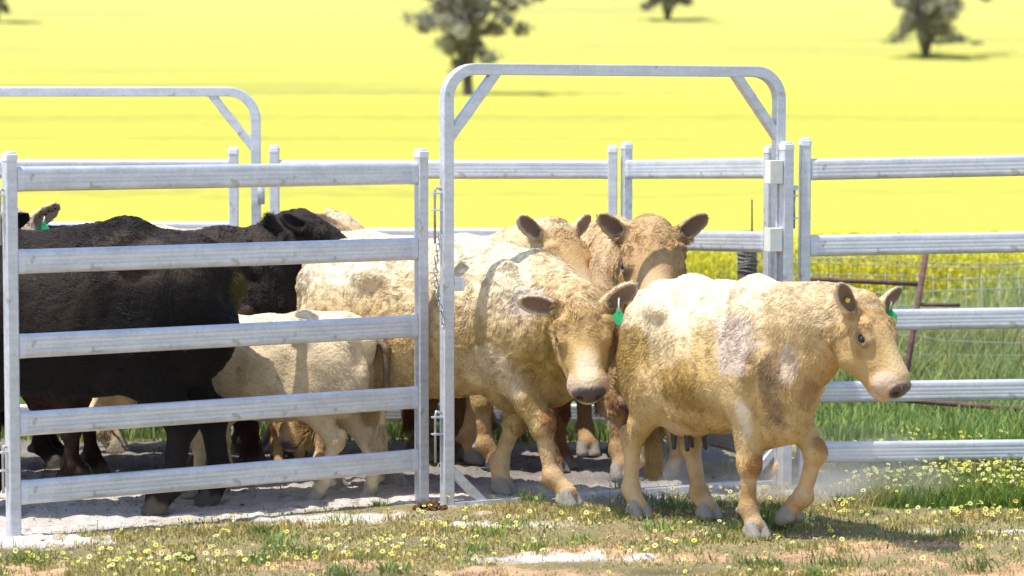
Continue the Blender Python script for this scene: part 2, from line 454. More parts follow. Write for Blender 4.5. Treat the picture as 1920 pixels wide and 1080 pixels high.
P = np.column_stack([rng.uniform(-2.5, 3, 900), rng.uniform(11.3, 16, 900)])
s_, so_, lu, _ = masks(P)
P = P[rng.random(len(P)) < (.3 + .5 * s_)]
n = len(P); rad = .004 + .012 * rng.random(n) ** 3
ico = np.array([(0, 0, 1), (.9, 0, .35), (.28, .85, .4), (-.72, .53, .3), (-.72, -.53, .42), (.28, -.85, .35), (0, 0, -.6)])
tri = np.array([(0, 1, 2), (0, 2, 3), (0, 3, 4), (0, 4, 5), (0, 5, 1), (6, 2, 1), (6, 3, 2), (6, 4, 3), (6, 5, 4), (6, 1, 5)])
V = np.column_stack([P, np.zeros(n) + .004])[:, None] + ico[None] * rad[:, None, None] * rng.uniform(.6, 1.4, (n, 7, 3)) * [1.3, 1, .6]
cc = np.where(rng.random((n, 1)) < .5, [[.30, .25, .20]], [[.10, .075, .05]]) * rng.uniform(.7, 1.3, (n, 1))
tag(np_mesh('clods', V.reshape(-1, 3), None, (np.arange(n)[:, None, None] * 7 + tri[None]).reshape(-1, 3), SOIL, None, False, np.repeat(cc, 7, 0)), 'loose clods and dung crumbs on the sand', 'clods', None, 'stuff')

# dung heap by the gate post
def dung(px, py, r):
    g = np.random.default_rng(9); c = G(px, py); V = []; T = []
    for i in range(60):
        a = g.uniform(0, 6.28); q = r * math.sqrt(g.random())
        ctr = np.array([q * math.cos(a), q * math.sin(a) * .7, .035 * (1 - q / r) + .008])
        T.append(tri + len(V) * 7); V.append(ctr + ico * g.uniform(.008, .022) * g.uniform(.7, 1.3, (7, 3)))
    V = np.concatenate(V)
    o = np_mesh('dung_heap', V, None, np.concatenate(T), SOIL, None, False, np.tile([.11, .055, .03], (len(V), 1)) * g.uniform(.6, 1.4, (len(V), 1)))
    o.location = (c.x, c.y, 0)
    tag(o, 'small brown dung heap on the ground at the foot of the open gate post', 'dung')
dung(806, 958, .09)

# ------------------------------------------------------------------ canola field
def field_mat():
    m, N, L, B = new_mat('canola_bloom')
    tc = N.new('ShaderNodeTexCoord')
    mp = N.new('ShaderNodeMapping'); mp.inputs['Scale'].default_value = (.013, .055, .0)
    L.new(tc.outputs['Object'], mp.inputs['Vector'])
    n1 = N.new('ShaderNodeTexNoise'); n1.inputs['Scale'].default_value = 1; n1.inputs['Detail'].default_value = 4; n1.inputs['Roughness'].default_value = .6
    L.new(mp.outputs[0], n1.inputs['Vector'])
    n2 = N.new('ShaderNodeTexNoise'); n2.inputs['Scale'].default_value = 1.6; n2.inputs['Detail'].default_value = 5
    L.new(tc.outputs['Object'], n2.inputs['Vector'])
    ad = N.new('ShaderNodeMath'); ad.operation = 'MULTIPLY_ADD'; ad.inputs[1].default_value = .35
    L.new(n2.outputs[0], ad.inputs[0]); L.new(n1.outputs[0], ad.inputs[2])
    cr = N.new('ShaderNodeValToRGB')
    e = cr.color_ramp.elements
    e[0].position = .50; e[0].color = (.31, .305, .07, 1); e[1].position = .80; e[1].color = (.51, .475, .075, 1)
    x = e.new(.97); x.color = (.56, .53, .115, 1)
    L.new(ad.outputs[0], cr.inputs[0])
    # mixes to a paler colour up the far rise
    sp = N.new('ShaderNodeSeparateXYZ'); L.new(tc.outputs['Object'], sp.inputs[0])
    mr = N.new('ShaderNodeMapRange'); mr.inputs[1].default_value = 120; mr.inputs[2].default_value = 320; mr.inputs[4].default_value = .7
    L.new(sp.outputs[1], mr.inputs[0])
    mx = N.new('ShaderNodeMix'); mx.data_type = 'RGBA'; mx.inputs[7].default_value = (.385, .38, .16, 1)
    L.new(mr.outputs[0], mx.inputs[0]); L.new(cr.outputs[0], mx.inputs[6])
    L.new(mx.outputs[2], B.inputs['Base Color'])
    B.inputs['Roughness'].default_value = 1; B.inputs['Specular IOR Level'].default_value = 0
    bp = N.new('ShaderNodeBump'); bp.inputs['Strength'].default_value = .5; bp.inputs['Distance'].default_value = .08
    n4 = N.new('ShaderNodeTexNoise'); n4.inputs['Scale'].default_value = 4; n4.inputs['Detail'].default_value = 4
    L.new(tc.outputs['Object'], n4.inputs['Vector']); L.new(n4.outputs[0], bp.inputs['Height']); L.new(bp.outputs[0], B.inputs['Normal'])
    return m
x = np.concatenate([np.linspace(-160, -13, 50), np.arange(-12.5, 12.6, .22), np.linspace(13, 160, 50)])
y = np.concatenate([[23.2], np.arange(23.3, 60, .4), np.linspace(61, 150, 70), np.linspace(153, 700, 150)])
X, Y = np.meshgrid(x, y, indexing='ij')
P = np.column_stack([X.ravel(), Y.ravel()])
z = hill(P[:, 1]) + .80 + .025 * Noise(40, 4)(P) + .04 * Noise(41, 1)(P)
z = np.where(P[:, 1] < 23.25, .02, z)
i = (np.arange(len(x) - 1)[:, None] * len(y) + np.arange(len(y) - 1)[None]).ravel()
tag(np_mesh('canola_field', np.column_stack([P, z]), np.column_stack([i, i + len(y), i + len(y) + 1, i + 1]), None, field_mat(), None, True), 'bright yellow canola crop covering the rising hillside', 'field', None, 'stuff')

def canola_plants():
    n = 6500
    P = scatter(n, -4.4, 6.4, 22.0, 25.4)
    keep = rng.random(n) < sstep(21.6, 23.6, P[:, 1] + .5 * nA(P)) + .05
    P = P[keep]; n = len(P)
    h = rng.uniform(.50, .90, n)
    V, cols, q = [], [], []
    gcol = np.array([.24, .30, .10])
    for dz, s in ((0, -.004), (0, .004), (1, .003), (1, -.003)):
        V.append(np.column_stack([P[:, 0] + s, P[:, 1], h * dz])); cols.append(np.broadcast_to(gcol, (n, 3)))
    q.append([0, 1, 2, 3])
    def card(cx, cy, cz, r, col):
        a = rng.uniform(0, 6.283, n); t = rng.uniform(-.8, .8, n)
        u = np.column_stack([np.cos(a), np.sin(a), np.zeros(n)]) * r[:, None]
        v = np.column_stack([-np.sin(a) * np.sin(t), np.cos(a) * np.sin(t), np.cos(t)]) * r[:, None]
        c = np.column_stack([cx, cy, cz]); b = len(V)
        for s1, s2 in ((-1, -.6), (1, -.6), (.7, .9), (-.7, .9)):
            V.append(c + u * s1 + v * s2); cols.append(col)
        q.append([b, b + 1, b + 2, b + 3])
    for k in range(18):                           # petals
        d = rng.normal(0, .065, (n, 2))
        card(P[:, 0] + d[:, 0], P[:, 1] + d[:, 1], h - rng.uniform(-.02, .16, n), rng.uniform(.010, .020, n), np.array([.80, .72, .07]) * rng.uniform(.75, 1.05, (n, 1)))
    for k in range(5):                            # leaves
        d = rng.normal(0, .06, (n, 2))
        card(P[:, 0] + d[:, 0], P[:, 1] + d[:, 1], h * rng.uniform(.1, .6, n), rng.uniform(.03, .06, n), np.array([.34, .42, .13]) * rng.uniform(.6, 1.3, (n, 1)))
    m = len(V)
    V = np.stack(V, 1).reshape(-1, 3); cols = np.stack(cols, 1).reshape(-1, 3)
    Q = (np.arange(n)[:, None, None] * m + np.array(q)[None]).reshape(-1, 4)
    tag(np_mesh('canola_plants', V, Q, None, CANOLA, None, False, cols), 'flowering canola stems along the near edge of the field', 'crop', None, 'stuff')
canola_plants()

# ------------------------------------------------------------------ steel yard
def rail_prof(hh=.0575, t=.021):
    P = []
    for k in range(9):
        a = math.pi * k / 8
        P.append((-t * math.cos(a) * -1, hh - t + t * math.sin(a)))       # over the top: +y -> -y
    def side(sgn, zs):
        for z in zs: P.append((sgn * t, z))
    g = []
    for zc in (.019, -.002, -.022):
        g += [(0, zc + .0045), (1, zc + .0015), (1, zc - .0015), (0, zc - .0045)]
    for dd, z in g: P.append((-t + .0006 * dd, z))
    for k in range(9):
        a = math.pi * k / 8
        P.append((-t * math.cos(a), -(hh - t) - t * math.sin(a)))
    for dd, z in g[::-1]: P.append((t - .0006 * dd, z))
    return P
RAILP = rail_prof()

def make_post(root, x, h, wd=.058, z0=-.03):
    m = MB(); m.box(x - wd / 2, x + wd / 2, -wd / 2, wd / 2, z0, h, .006)
    p = m.build('post', GALV, root)
    c = MB(); e = wd / 2 + .003
    c.box(x - e, x + e, -e, e, h - .022, h + .012, .008); c.box(x - e * .8, x + e * .8, -e * .8, e * .8, h + .012, h + .024, .008)
    c.build('post_cap', CAPM, p, False, .004)
    return p

def make_panel(A, B, zl, zr, h, label, group='steel cattle panels of the yard', posts=(1, 1), name='fence_panel', skew=0.0):
    """A, B ground points of the two posts; zl, zr rail centre heights at either end"""
    A, B = Vector(A), Vector(B)
    d = B - A; L = d.length
    root = empty(name, (A.x, A.y, A.z), math.atan2(d.y, d.x))
    tag(root, label, 'fence panel', group)
    if posts[0]: make_post(root, 0, h)
    if posts[1]: make_post(root, L, h + skew)
    for a, b in zip(zl, zr):
        m = MB(); m.prof(RAILP, .0305, L - .0305)
        r = m.build('rail', GALV, root, True)
        md = r.modifiers.new('e', 'EDGE_SPLIT'); md.split_angle = R(40)
        r.rotation_euler = (0, -math.atan2(b - a, L), 0)
        r.location = (0, 0, a)
        for xx in (.0310, L - .066):              # bright welded collars at the rail ends
            c = MB(); c.prof([(y * 1.05, z * 1.02) for y, z in RAILP], xx, xx + .035)
            k = c.build('weld_collar', BRIGHT, r, True); k.modifiers.new('e', 'EDGE_SPLIT').split_angle = R(40)
    return root, L

def lug_pin(root, x, z, L=.24, side=1, z2=None):
    """drop pin with a bent top in two lugs"""
    m = MB()
    m.tube([(x + .03 * side, 0, z + .012), (x, 0, z + .02), (x - .004, 0, z), (x - .004, 0, z - L)], .007, 8)
    m.build('drop_pin', STEEL, root, True)
    m = MB()
    m.box(min(x - .02 * side, x + .035 * side), max(x - .02 * side, x + .035 * side), -.018, .018, z - .012, z - .004)
    m.build('hinge_lug', GALV, root); m = MB()
    m.box(min(x - .02 * side, x + .035 * side), max(x - .02 * side, x + .035 * side), -.018, .018, z - .098, z - .090)
    m.build('hinge_lug', GALV, root)

ZF = [1.685, 1.30, .905, .54, .217]
p1, L1 = make_panel((-2.335, 12.4, 0), (-.462, 13.58, 0), ZF, [z + .005 for z in ZF], 1.79, 'front steel cattle panel left of the open gateway, with the big black cow behind it')
lug_pin(p1, -.045, 1.62, .24, 1); lug_pin(p1, -.045, .42, .2, 1)
p3, L3 = make_panel((1.575, 14.35, 0), (4.1, 14.6, 0), [1.692, 1.282, .875, .488, .162], [1.737, 1.315, .895, .498, .162], 1.84, 'steel cattle panel right of the gateway, standing on grass with flowers')
ps, Ls = make_panel((.70, 16.3, 0), (1.395, 14.42, 0), [1.655, 1.225, .865, .48, .16], [1.70, 1.30, .89, .49, .16], 1.80, 'short receding side panel behind the head of the cow facing the camera')
pb, Lb = make_panel((-1.455, 16.35, 0), (.615, 16.3, 0), [1.655, 1.24, .865, .48, .16], [1.655, 1.24, .865, .48, .16], 1.78, 'rear steel panel across the back of the yard above the cream cows')
pg, Lg = make_panel((-3.9, 16.25, 0), (-1.70, 16.3, 0), [1.66, 1.28, .9, .52, .16], [1.66, 1.28, .9, .52, .16], 1.77, 'swung steel gate under the rear left arch, above the backs of the black cows', name='yard_gate')
# double post at the right side of the gateway
dp = empty('gate_post', (1.462, 14.22, 0), R(23))
tag(dp, 'free standing galvanised post in front of the right leg of the gateway arch', 'post')
make_post(dp, 0, 1.82, .062)
m = MB(); m.tube([(.05, 0, 1.60), (.05, 0, 1.38)], .006, 8); m.build('drop_pin', STEEL, dp, True)
for za, zb in ((1.585, 1.61), (1.55, 1.56), (1.43, 1.44)):
    m = MB(); m.box(.032, .063, -.018, .018, za, zb); m.build('hinge_lug', GALV, dp)
def sleeve(z0, z1, name, lab):
    # cream strap tying the post to its neighbour
    m = MB(); m.box(-.118, -.034, -.032, .032, z0, z1, .006)
    o = m.build(name, TAPE, dp, False, .003)
sleeve(1.62, 1.745, 'strap', ''); sleeve(1.26, 1.385, 'strap', '')

SQ = lambda a: [(-a, -a + .004), (-a, a - .004), (-a + .004, a), (a - .004, a), (a, a - .004), (a, -a + .004), (a - .004, -a), (-a + .004, -a)]
def make_arch(A, B, h, label, r=.15, foot=True, z0=-.02):
    A, B = Vector(A), Vector(B); d = B - A; L = d.length
    root = empty('gate_arch', A, math.atan2(d.y, d.x))
    tag(root, label, 'gate frame', 'arched gate frames of the yard')
    pts = [(0, 0, z0), (0, 0, h - r)]
    for k in range(1, 8):
        a = math.pi / 2 * k / 8; pts.append((r - r * math.cos(a), 0, h - r + r * math.sin(a)))
    pts.append((r, 0, h)); pts.append((L - r, 0, h))
    for k in range(1, 8):
        a = math.pi / 2 * k / 8; pts.append((L - r + r * math.sin(a), 0, h - r + r * math.cos(a)))
    pts += [(L, 0, h - r), (L, 0, z0)]
    m = MB(); m.sweep(pts, SQ(.029), (0, 1, 0)); o = m.build('arch_frame', GALV, root, True)
    o.modifiers.new('e', 'EDGE_SPLIT').split_angle = R(35)
    for s in (0, 1):
        f = (lambda x: x) if s == 0 else (lambda x: L - x)
        m = MB(); m.sweep([(f(.012), 0, h - .345), (f(.275), 0, h - .012)], SQ(.0245), (0, 1, 0))
        m.build('corner_brace', GALV, root)
    if foot:
        m = MB(); m.box(.03, L - .03, -.03, .03, -.02, .028, 0); m.build('threshold', GALV, root, False, .003)
        for s in (0, 1):
            f = (lambda x: x) if s == 0 else (lambda x: L - x)
            m = MB(); m.sweep([(f(.02), 0, .19), (f(.20), 0, .012)], SQ(.022), (0, 1, 0)); m.build('foot_brace', GALV, root)
        m = MB(); m.box(.03, .075, -.032, -.024, 1.10, 1.17); m.box(.068, .075, -.05, -.032, 1.10, 1.17); m.build('latch_hook', GALV, root, False, .002)
    return root, L
ar, La = make_arch((-.328, 13.42, 0), (1.425, 14.27, 0), 2.215, 'tall galvanised arch over the open gateway the cream cows walk through')
lug_pin(ar, -.062, 1.60, .26, 1); lug_pin(ar, -.062, .47, .24, 1)
ab, _ = make_arch((-3.7, 16.42, -.06), (-1.575, 16.42, -.06), 2.19, 'rear galvanised arch at the left, behind the black cows', .17, False)
for zz in (1.57,):
    m = MB(); m.tube([(2.16, -.04, 1.66), (2.16, -.04, 1.50)], .022, 10); m.build('gate_hinge', GALV, ab, True)

# hanging chain on the gate post
ch = empty('chain', (-.372, 13.36, 0)); tag(ch, 'short steel chain hanging down the left leg of the gateway arch', 'chain')
lk = MB()
pts = []
for k in range(17):
    a = 2 * math.pi * k / 16
    pts.append((.009 * math.cos(a), 0, .008 * math.sin(a) + (.011 if math.sin(a) > 0.01 else (-.011 if math.sin(a) < -.01 else 0))))
lk.tube(pts, .0032, 6)
l0 = lk.build('link', STEEL, ch, True)
zz = 1.385
for k in range(16):
    o = l0 if k == 0 else l0.copy()
    if k:
        C.objects.link(o); o.parent = ch
    t = k / 15
    o.location = (.012 - .03 * math.sin(math.pi * min(1, t * 1.1)) + .015 * t, 0, zz - .0305 * k)
    o.rotation_euler = (R(4 * math.sin(k * 1.7)), R(-5 + 8 * math.sin(k)), R(20 + 90 * (k % 2)))

# ------------------------------------------------------------------ old boundary fence beyond the yard
bf = empty('stay_post', W(1717, 590, 17.6).to_2d().to_3d())
tag(bf, 'rusty leaning pipe stay of the old wire fence, beyond the right hand panel', 'fence post')
def rel(px, py, Y, root): return W(px, py, Y) - root.location
m = MB(); m.tube([rel(1737, 470, 17.6, bf), rel(1700, 695, 17.6, bf), rel(1690, 772, 17.6, bf)], .021, 10); m.build('leaning_pipe', RUST, bf, True)
m = MB(); m.tube([rel(1500, 522, 17.62, bf), rel(1730, 533, 17.62, bf)], .016, 10); m.build('upper_pipe', RUST, bf, True)
m = MB(); m.tube([rel(1716, 571, 17.6, bf), rel(1800, 572, 17.6, bf)], .013, 8); m.build('short_pipe', RUST, bf, True)
lp = empty('fallen_pipe', G(1690, 752)); tag(lp, 'rusty pipe lying in the long grass low behind the right hand panel', 'pipe')
m = MB(); m.tube([rel(1640, 745, 17.3, lp), rel(1790, 758, 17.3, lp), rel(2050, 778, 17.3, lp)], .018, 10); m.build('pipe', RUST, lp, True)
st = empty('strainer_post', W(1401, 600, 18.6).to_2d().to_3d()); tag(st, 'dark weathered strainer post with wire wrapped round it and a thin steel spike', 'fence post')
m = MB(); a, b = rel(1401, 436, 18.6, st), rel(1401, 700, 18.6, st); a.z = max(a.z, .2); b.z = -.05
m.tube([b, (a + b) / 2, a, a + Vector((0, 0, .012))], [.072, .07, .066, .05], 12); m.build('post', WOOD, st, True)
m = MB(); m.tube([rel(1410, 440, 18.55, st), rel(1410, 374, 18.55, st)], .0065, 8); m.build('spike', RUST, st, True)
m = MB()
for k in range(7):
    zc = a.z - .12 - .025 * k
    m.tube([(a.x + .074 * math.cos(q), a.y + .074 * math.sin(q), zc + .01 * math.sin(q * 2 + k)) for q in np.linspace(0, 6.283, 15)], .003, 5)
m.build('wire_wrap', WIRE, st, True)
wf = empty('wire_fence', W(1700, 600, 18.7).to_2d().to_3d()); tag(wf, 'sagging old netting and barbed wire fence in the long grass at the right', 'wire fence')
m = MB()
for k, py in enumerate((497, 512, 545, 575, 603, 632, 662, 690)):
    pts = [rel(px, py + 5 * math.sin(px / 130 + k) + (8 if px > 1750 else 0) * (k % 2), 18.7, wf) for px in range(1405, 2200, 45)]
    m.tube(pts, .0036, 5)
m.build('line_wire', WIRE, wf, True)
m = MB()
for px in range(1430, 2200, 32):
    m.tube([rel(px + 6 * math.sin(px), 512, 18.7, wf), rel(px + 8 * math.sin(px * 1.3), 700, 18.7, wf)], .003, 5)
m.build('stay_wire', WIRE, wf, True)
m = MB()
m.tube([rel(px, 490 + 5 * math.sin(px / 90), 18.75, wf) for px in range(1405, 2200, 30)], .004, 5)
for px in range(1420, 2200, 22):
    c = rel(px, 490 + 5 * math.sin(px / 90), 18.75, wf)
    m.tube([c + Vector((-.012, 0, -.018)), c + Vector((.012, 0, .018))], .0025, 4)
m.build('barbed_wire', WIRE, wf, True)

# ------------------------------------------------------------------ cattle
class SDF:
    def __init__(s, lo, hi, h):
        s.o = np.array(lo, np.float32); s.h = h
        s.n = np.ceil((np.array(hi) - np.array(lo)) / h).astype(int) + 1
        s.D = np.full(s.n, .6, np.float32); s.L = np.zeros(s.n, np.int8)
        s.ax = [s.o[i] + h * np.arange(s.n[i], dtype=np.float32) for i in range(3)]
    def win(s, lo, hi):
        a = np.clip(np.floor((np.array(lo) - s.o) / s.h).astype(int), 0, s.n); b = np.clip(np.ceil((np.array(hi) - s.o) / s.h).astype(int) + 1, 0, s.n)
        if np.any(b <= a): return None, None
        sl = tuple(slice(p, q) for p, q in zip(a, b))
        return sl, (s.ax[0][sl[0]][:, None, None], s.ax[1][sl[1]][None, :, None], s.ax[2][sl[2]][None, None, :])
    def merge(s, sl, d, k, lab):
        D = s.D[sl]
        if lab: s.L[sl] = np.where(d < D - .0, lab, s.L[sl])
        hh = np.clip(.5 + .5 * (D - d) / k, 0, 1)
        s.D[sl] = D * (1 - hh) + d * hh - k * hh * (1 - hh)
    def carve(s, sl, d, k, lab):
        D = s.D[sl]; e = -d
        if lab: s.L[sl] = np.where(e > D - .006, lab, s.L[sl])
        hh = np.clip(.5 - .5 * (D - e) / k, 0, 1)
        s.D[sl] = D * (1 - hh) + e * hh + k * hh * (1 - hh)
    def ell(s, c, r, k=.06, lab=1, M=None, cut=False):
        c = np.array(c, np.float32); r = np.array(r, np.float32); m = (k + .03)
        ext = r if M is None else np.abs(np.array(M)) @ r
        sl, P = s.win(c - ext - m, c + ext + m)
        if sl is None: return
        q = [P[i] - c[i] for i in range(3)]
        if M is not None:
            M = np.array(M, np.float32)              # columns are the ellipsoid's axes
            q = [q[0] * M[0, j] + q[1] * M[1, j] + q[2] * M[2, j] for j in range(3)]
        k0 = np.sqrt(sum((q[i] / r[i]) ** 2 for i in range(3))) + 1e-6
        k1 = np.sqrt(sum((q[i] / r[i] ** 2) ** 2 for i in range(3))) + 1e-6
        d = k0 * (k0 - 1) / k1
        (s.carve if cut else s.merge)(sl, d, k, lab)
    def cap(s, a, b, ra, rb, k=.04, lab=1, sq=None, cut=False):
        a = np.array(a, np.float32); b = np.array(b, np.float32); R_ = max(ra, rb) + k + .03
        sl, P = s.win(np.minimum(a, b) - R_, np.maximum(a, b) + R_)
        if sl is None: return
        ab = b - a; L2 = float(ab @ ab) + 1e-9
        t = np.clip(sum((P[i] - a[i]) * ab[i] for i in range(3)) / L2, 0, 1)
        q = [P[i] - a[i] - t * ab[i] for i in range(3)]
        f = 1.0
        if sq is not None:                           # (direction, factor): flatten sideways
            n, f = np.array(sq[0], np.float32), sq[1]
            c = sum(q[i] * n[i] for i in range(3))
            q = [q[i] + c * n[i] * (1 / f - 1) for i in range(3)]
        d = np.sqrt(sum(x * x for x in q)) - (ra + (rb - ra) * t)
        (s.carve if cut else s.merge)(sl, d * (1 if f >= 1 else .5 + .5 * f), k, lab)

def surface_nets(D, L, o, h):
    S = D < 0
    n = np.array(D.shape)
    cs = np.zeros(n - 1, np.int8)
    for i in (0, 1):
        for j in (0, 1):
            for k in (0, 1):
                cs += S[i:n[0] - 1 + i, j:n[1] - 1 + j, k:n[2] - 1 + k]
    act = (cs > 0) & (cs < 8)
    idx = np.full(n - 1, -1, np.int32)
    I = np.argwhere(act)
    idx[act] = np.arange(len(I))
    val = {}
    for i in (0, 1):
        for j in (0, 1):
            for k in (0, 1):
                val[i, j, k] = D[I[:, 0] + i, I[:, 1] + j, I[:, 2] + k]
    acc = np.zeros((len(I), 3), np.float32); cnt = np.zeros(len(I), np.float32)
    for a, va in val.items():
        for ax in range(3):
            if a[ax]: continue
            b = list(a); b[ax] = 1; vb = val[tuple(b)]
            cr = (va < 0) != (vb < 0)
            t = np.where(cr, va / (va - vb + 1e-12), 0)
            p = np.zeros((len(I), 3), np.float32) + np.array(a, np.float32)
            p[:, ax] += t
            acc[cr] += p[cr]; cnt[cr] += 1
    V = o + h * (I + acc / cnt[:, None])
    lab = L[I[:, 0], I[:, 1], I[:, 2]]
    Q = []
    for ax in range(3):
        b, c = (ax + 1) % 3, (ax + 2) % 3
        A0 = [slice(None)] * 3; A1 = [slice(None)] * 3
        A0[ax] = slice(0, n[ax] - 1); A1[ax] = slice(1, n[ax])
        for q in (b, c): A0[q] = slice(1, n[q] - 1); A1[q] = slice(1, n[q] - 1)
        s0, s1 = S[tuple(A0)], S[tuple(A1)]
        E = np.argwhere(s0 != s1)
        fl = s0[E[:, 0], E[:, 1], E[:, 2]]
        E[:, b] += 1; E[:, c] += 1
        def cell(db, dc):
            e = E.copy(); e[:, b] += db; e[:, c] += dc
            return idx[e[:, 0], e[:, 1], e[:, 2]]
        q = np.column_stack([cell(-1, -1), cell(0, -1), cell(0, 0), cell(-1, 0)])
        q[~fl] = q[~fl][:, ::-1]
        Q.append(q)
    return V, np.concatenate(Q), lab

def lap(A, E, it, f=.5):
    n = len(A)
    deg = np.bincount(E[:, 0], minlength=n) + np.bincount(E[:, 1], minlength=n)
    A = A.astype(np.float64)
    for _ in range(it):
        s = np.empty_like(A)
        for c in range(A.shape[1]):
            s[:, c] = np.bincount(E[:, 0], A[E[:, 1], c], n) + np.bincount(E[:, 1], A[E[:, 0], c], n)
        ff = f if np.isscalar(f) else f[_ % len(f)]
        A += ff * (s / np.maximum(deg, 1)[:, None] - A)
    return A

def unit(v): v = np.array(v, float); return v / (np.linalg.norm(v) + 1e-9)

# labels
TORSO, NECK, HEAD, LEGU, LEGL, HOOF, NOSE_, EARO, EARI, TAIL, SWITCH, TEAT, MUZZ, POLL, KNEE, EYER, UDDER = range(1, 18)

COATS = {
    'cream': dict(base=(.56, .40, .19), light=(.83, .76, .60), tan=(.40, .25, .09), dirt=(.27, .175, .055), leg=(.60, .41, .22), knee=(.30, .14, .05), muzz=(.56, .40, .30), nose=(.085, .06, .062), ear=(.20, .135, .10), poll=(.54, .36, .17), hoof=(.30, .265, .225)),
    'white': dict(base=(.55, .42, .26), light=(.80, .69, .52), tan=(.42, .29, .15), dirt=(.36, .26, .12), leg=(.66, .52, .32), knee=(.40, .25, .12), muzz=(.62, .48, .38), nose=(.16, .11, .11), ear=(.30, .20, .14), poll=(.60, .44, .24), hoof=(.32, .28, .22)),
    'tan': dict(base=(.50, .34, .17), light=(.62, .47, .29), tan=(.38, .23, .10), dirt=(.22, .13, .06), leg=(.40, .26, .13), knee=(.22, .11, .05), muzz=(.46, .34, .27), nose=(.10, .075, .08), ear=(.17, .11, .08), poll=(.40, .25, .11), hoof=(.25, .22, .2)),
    'red': dict(base=(.30, .13, .055), light=(.42, .23, .11), tan=(.20, .08, .03), dirt=(.12, .06, .03), leg=(.24, .11, .05), knee=(.13, .06, .03), muzz=(.40, .28, .21), nose=(.10, .07, .07), ear=(.14, .08, .06), poll=(.26, .12, .05), hoof=(.2, .17, .15)),
    'black': dict(base=(.0075, .006, .0055), light=(.022, .016, .013), tan=(.005, .004, .004), dirt=(.032, .023, .014), leg=(.017, .014, .013), knee=(.014, .011, .01), muzz=(.018, .015, .014), nose=(.012, .011, .011), ear=(.008, .006, .006), poll=(.018, .014, .012), hoof=(.10, .085, .07)),
    'sooty': dict(base=(.026, .019, .015), light=(.05, .036, .028), tan=(.018, .013, .010), dirt=(.06, .045, .03), leg=(.022, .016, .013), knee=(.016, .012, .01), muzz=(.03, .022, .02), nose=(.012, .011, .011), ear=(.010, .007, .006), poll=(.03, .022, .017), hoof=(.10, .085, .07)),
    'brown': dict(base=(.035, .017, .012), light=(.06, .034, .024), tan=(.025, .012, .009), dirt=(.09, .06, .03), leg=(.03, .016, .012), knee=(.02, .011, .009), muzz=(.05, .035, .03), nose=(.02, .015, .015), ear=(.015, .009, .008), poll=(.03, .016, .012), hoof=(.10, .085, .07)),
}

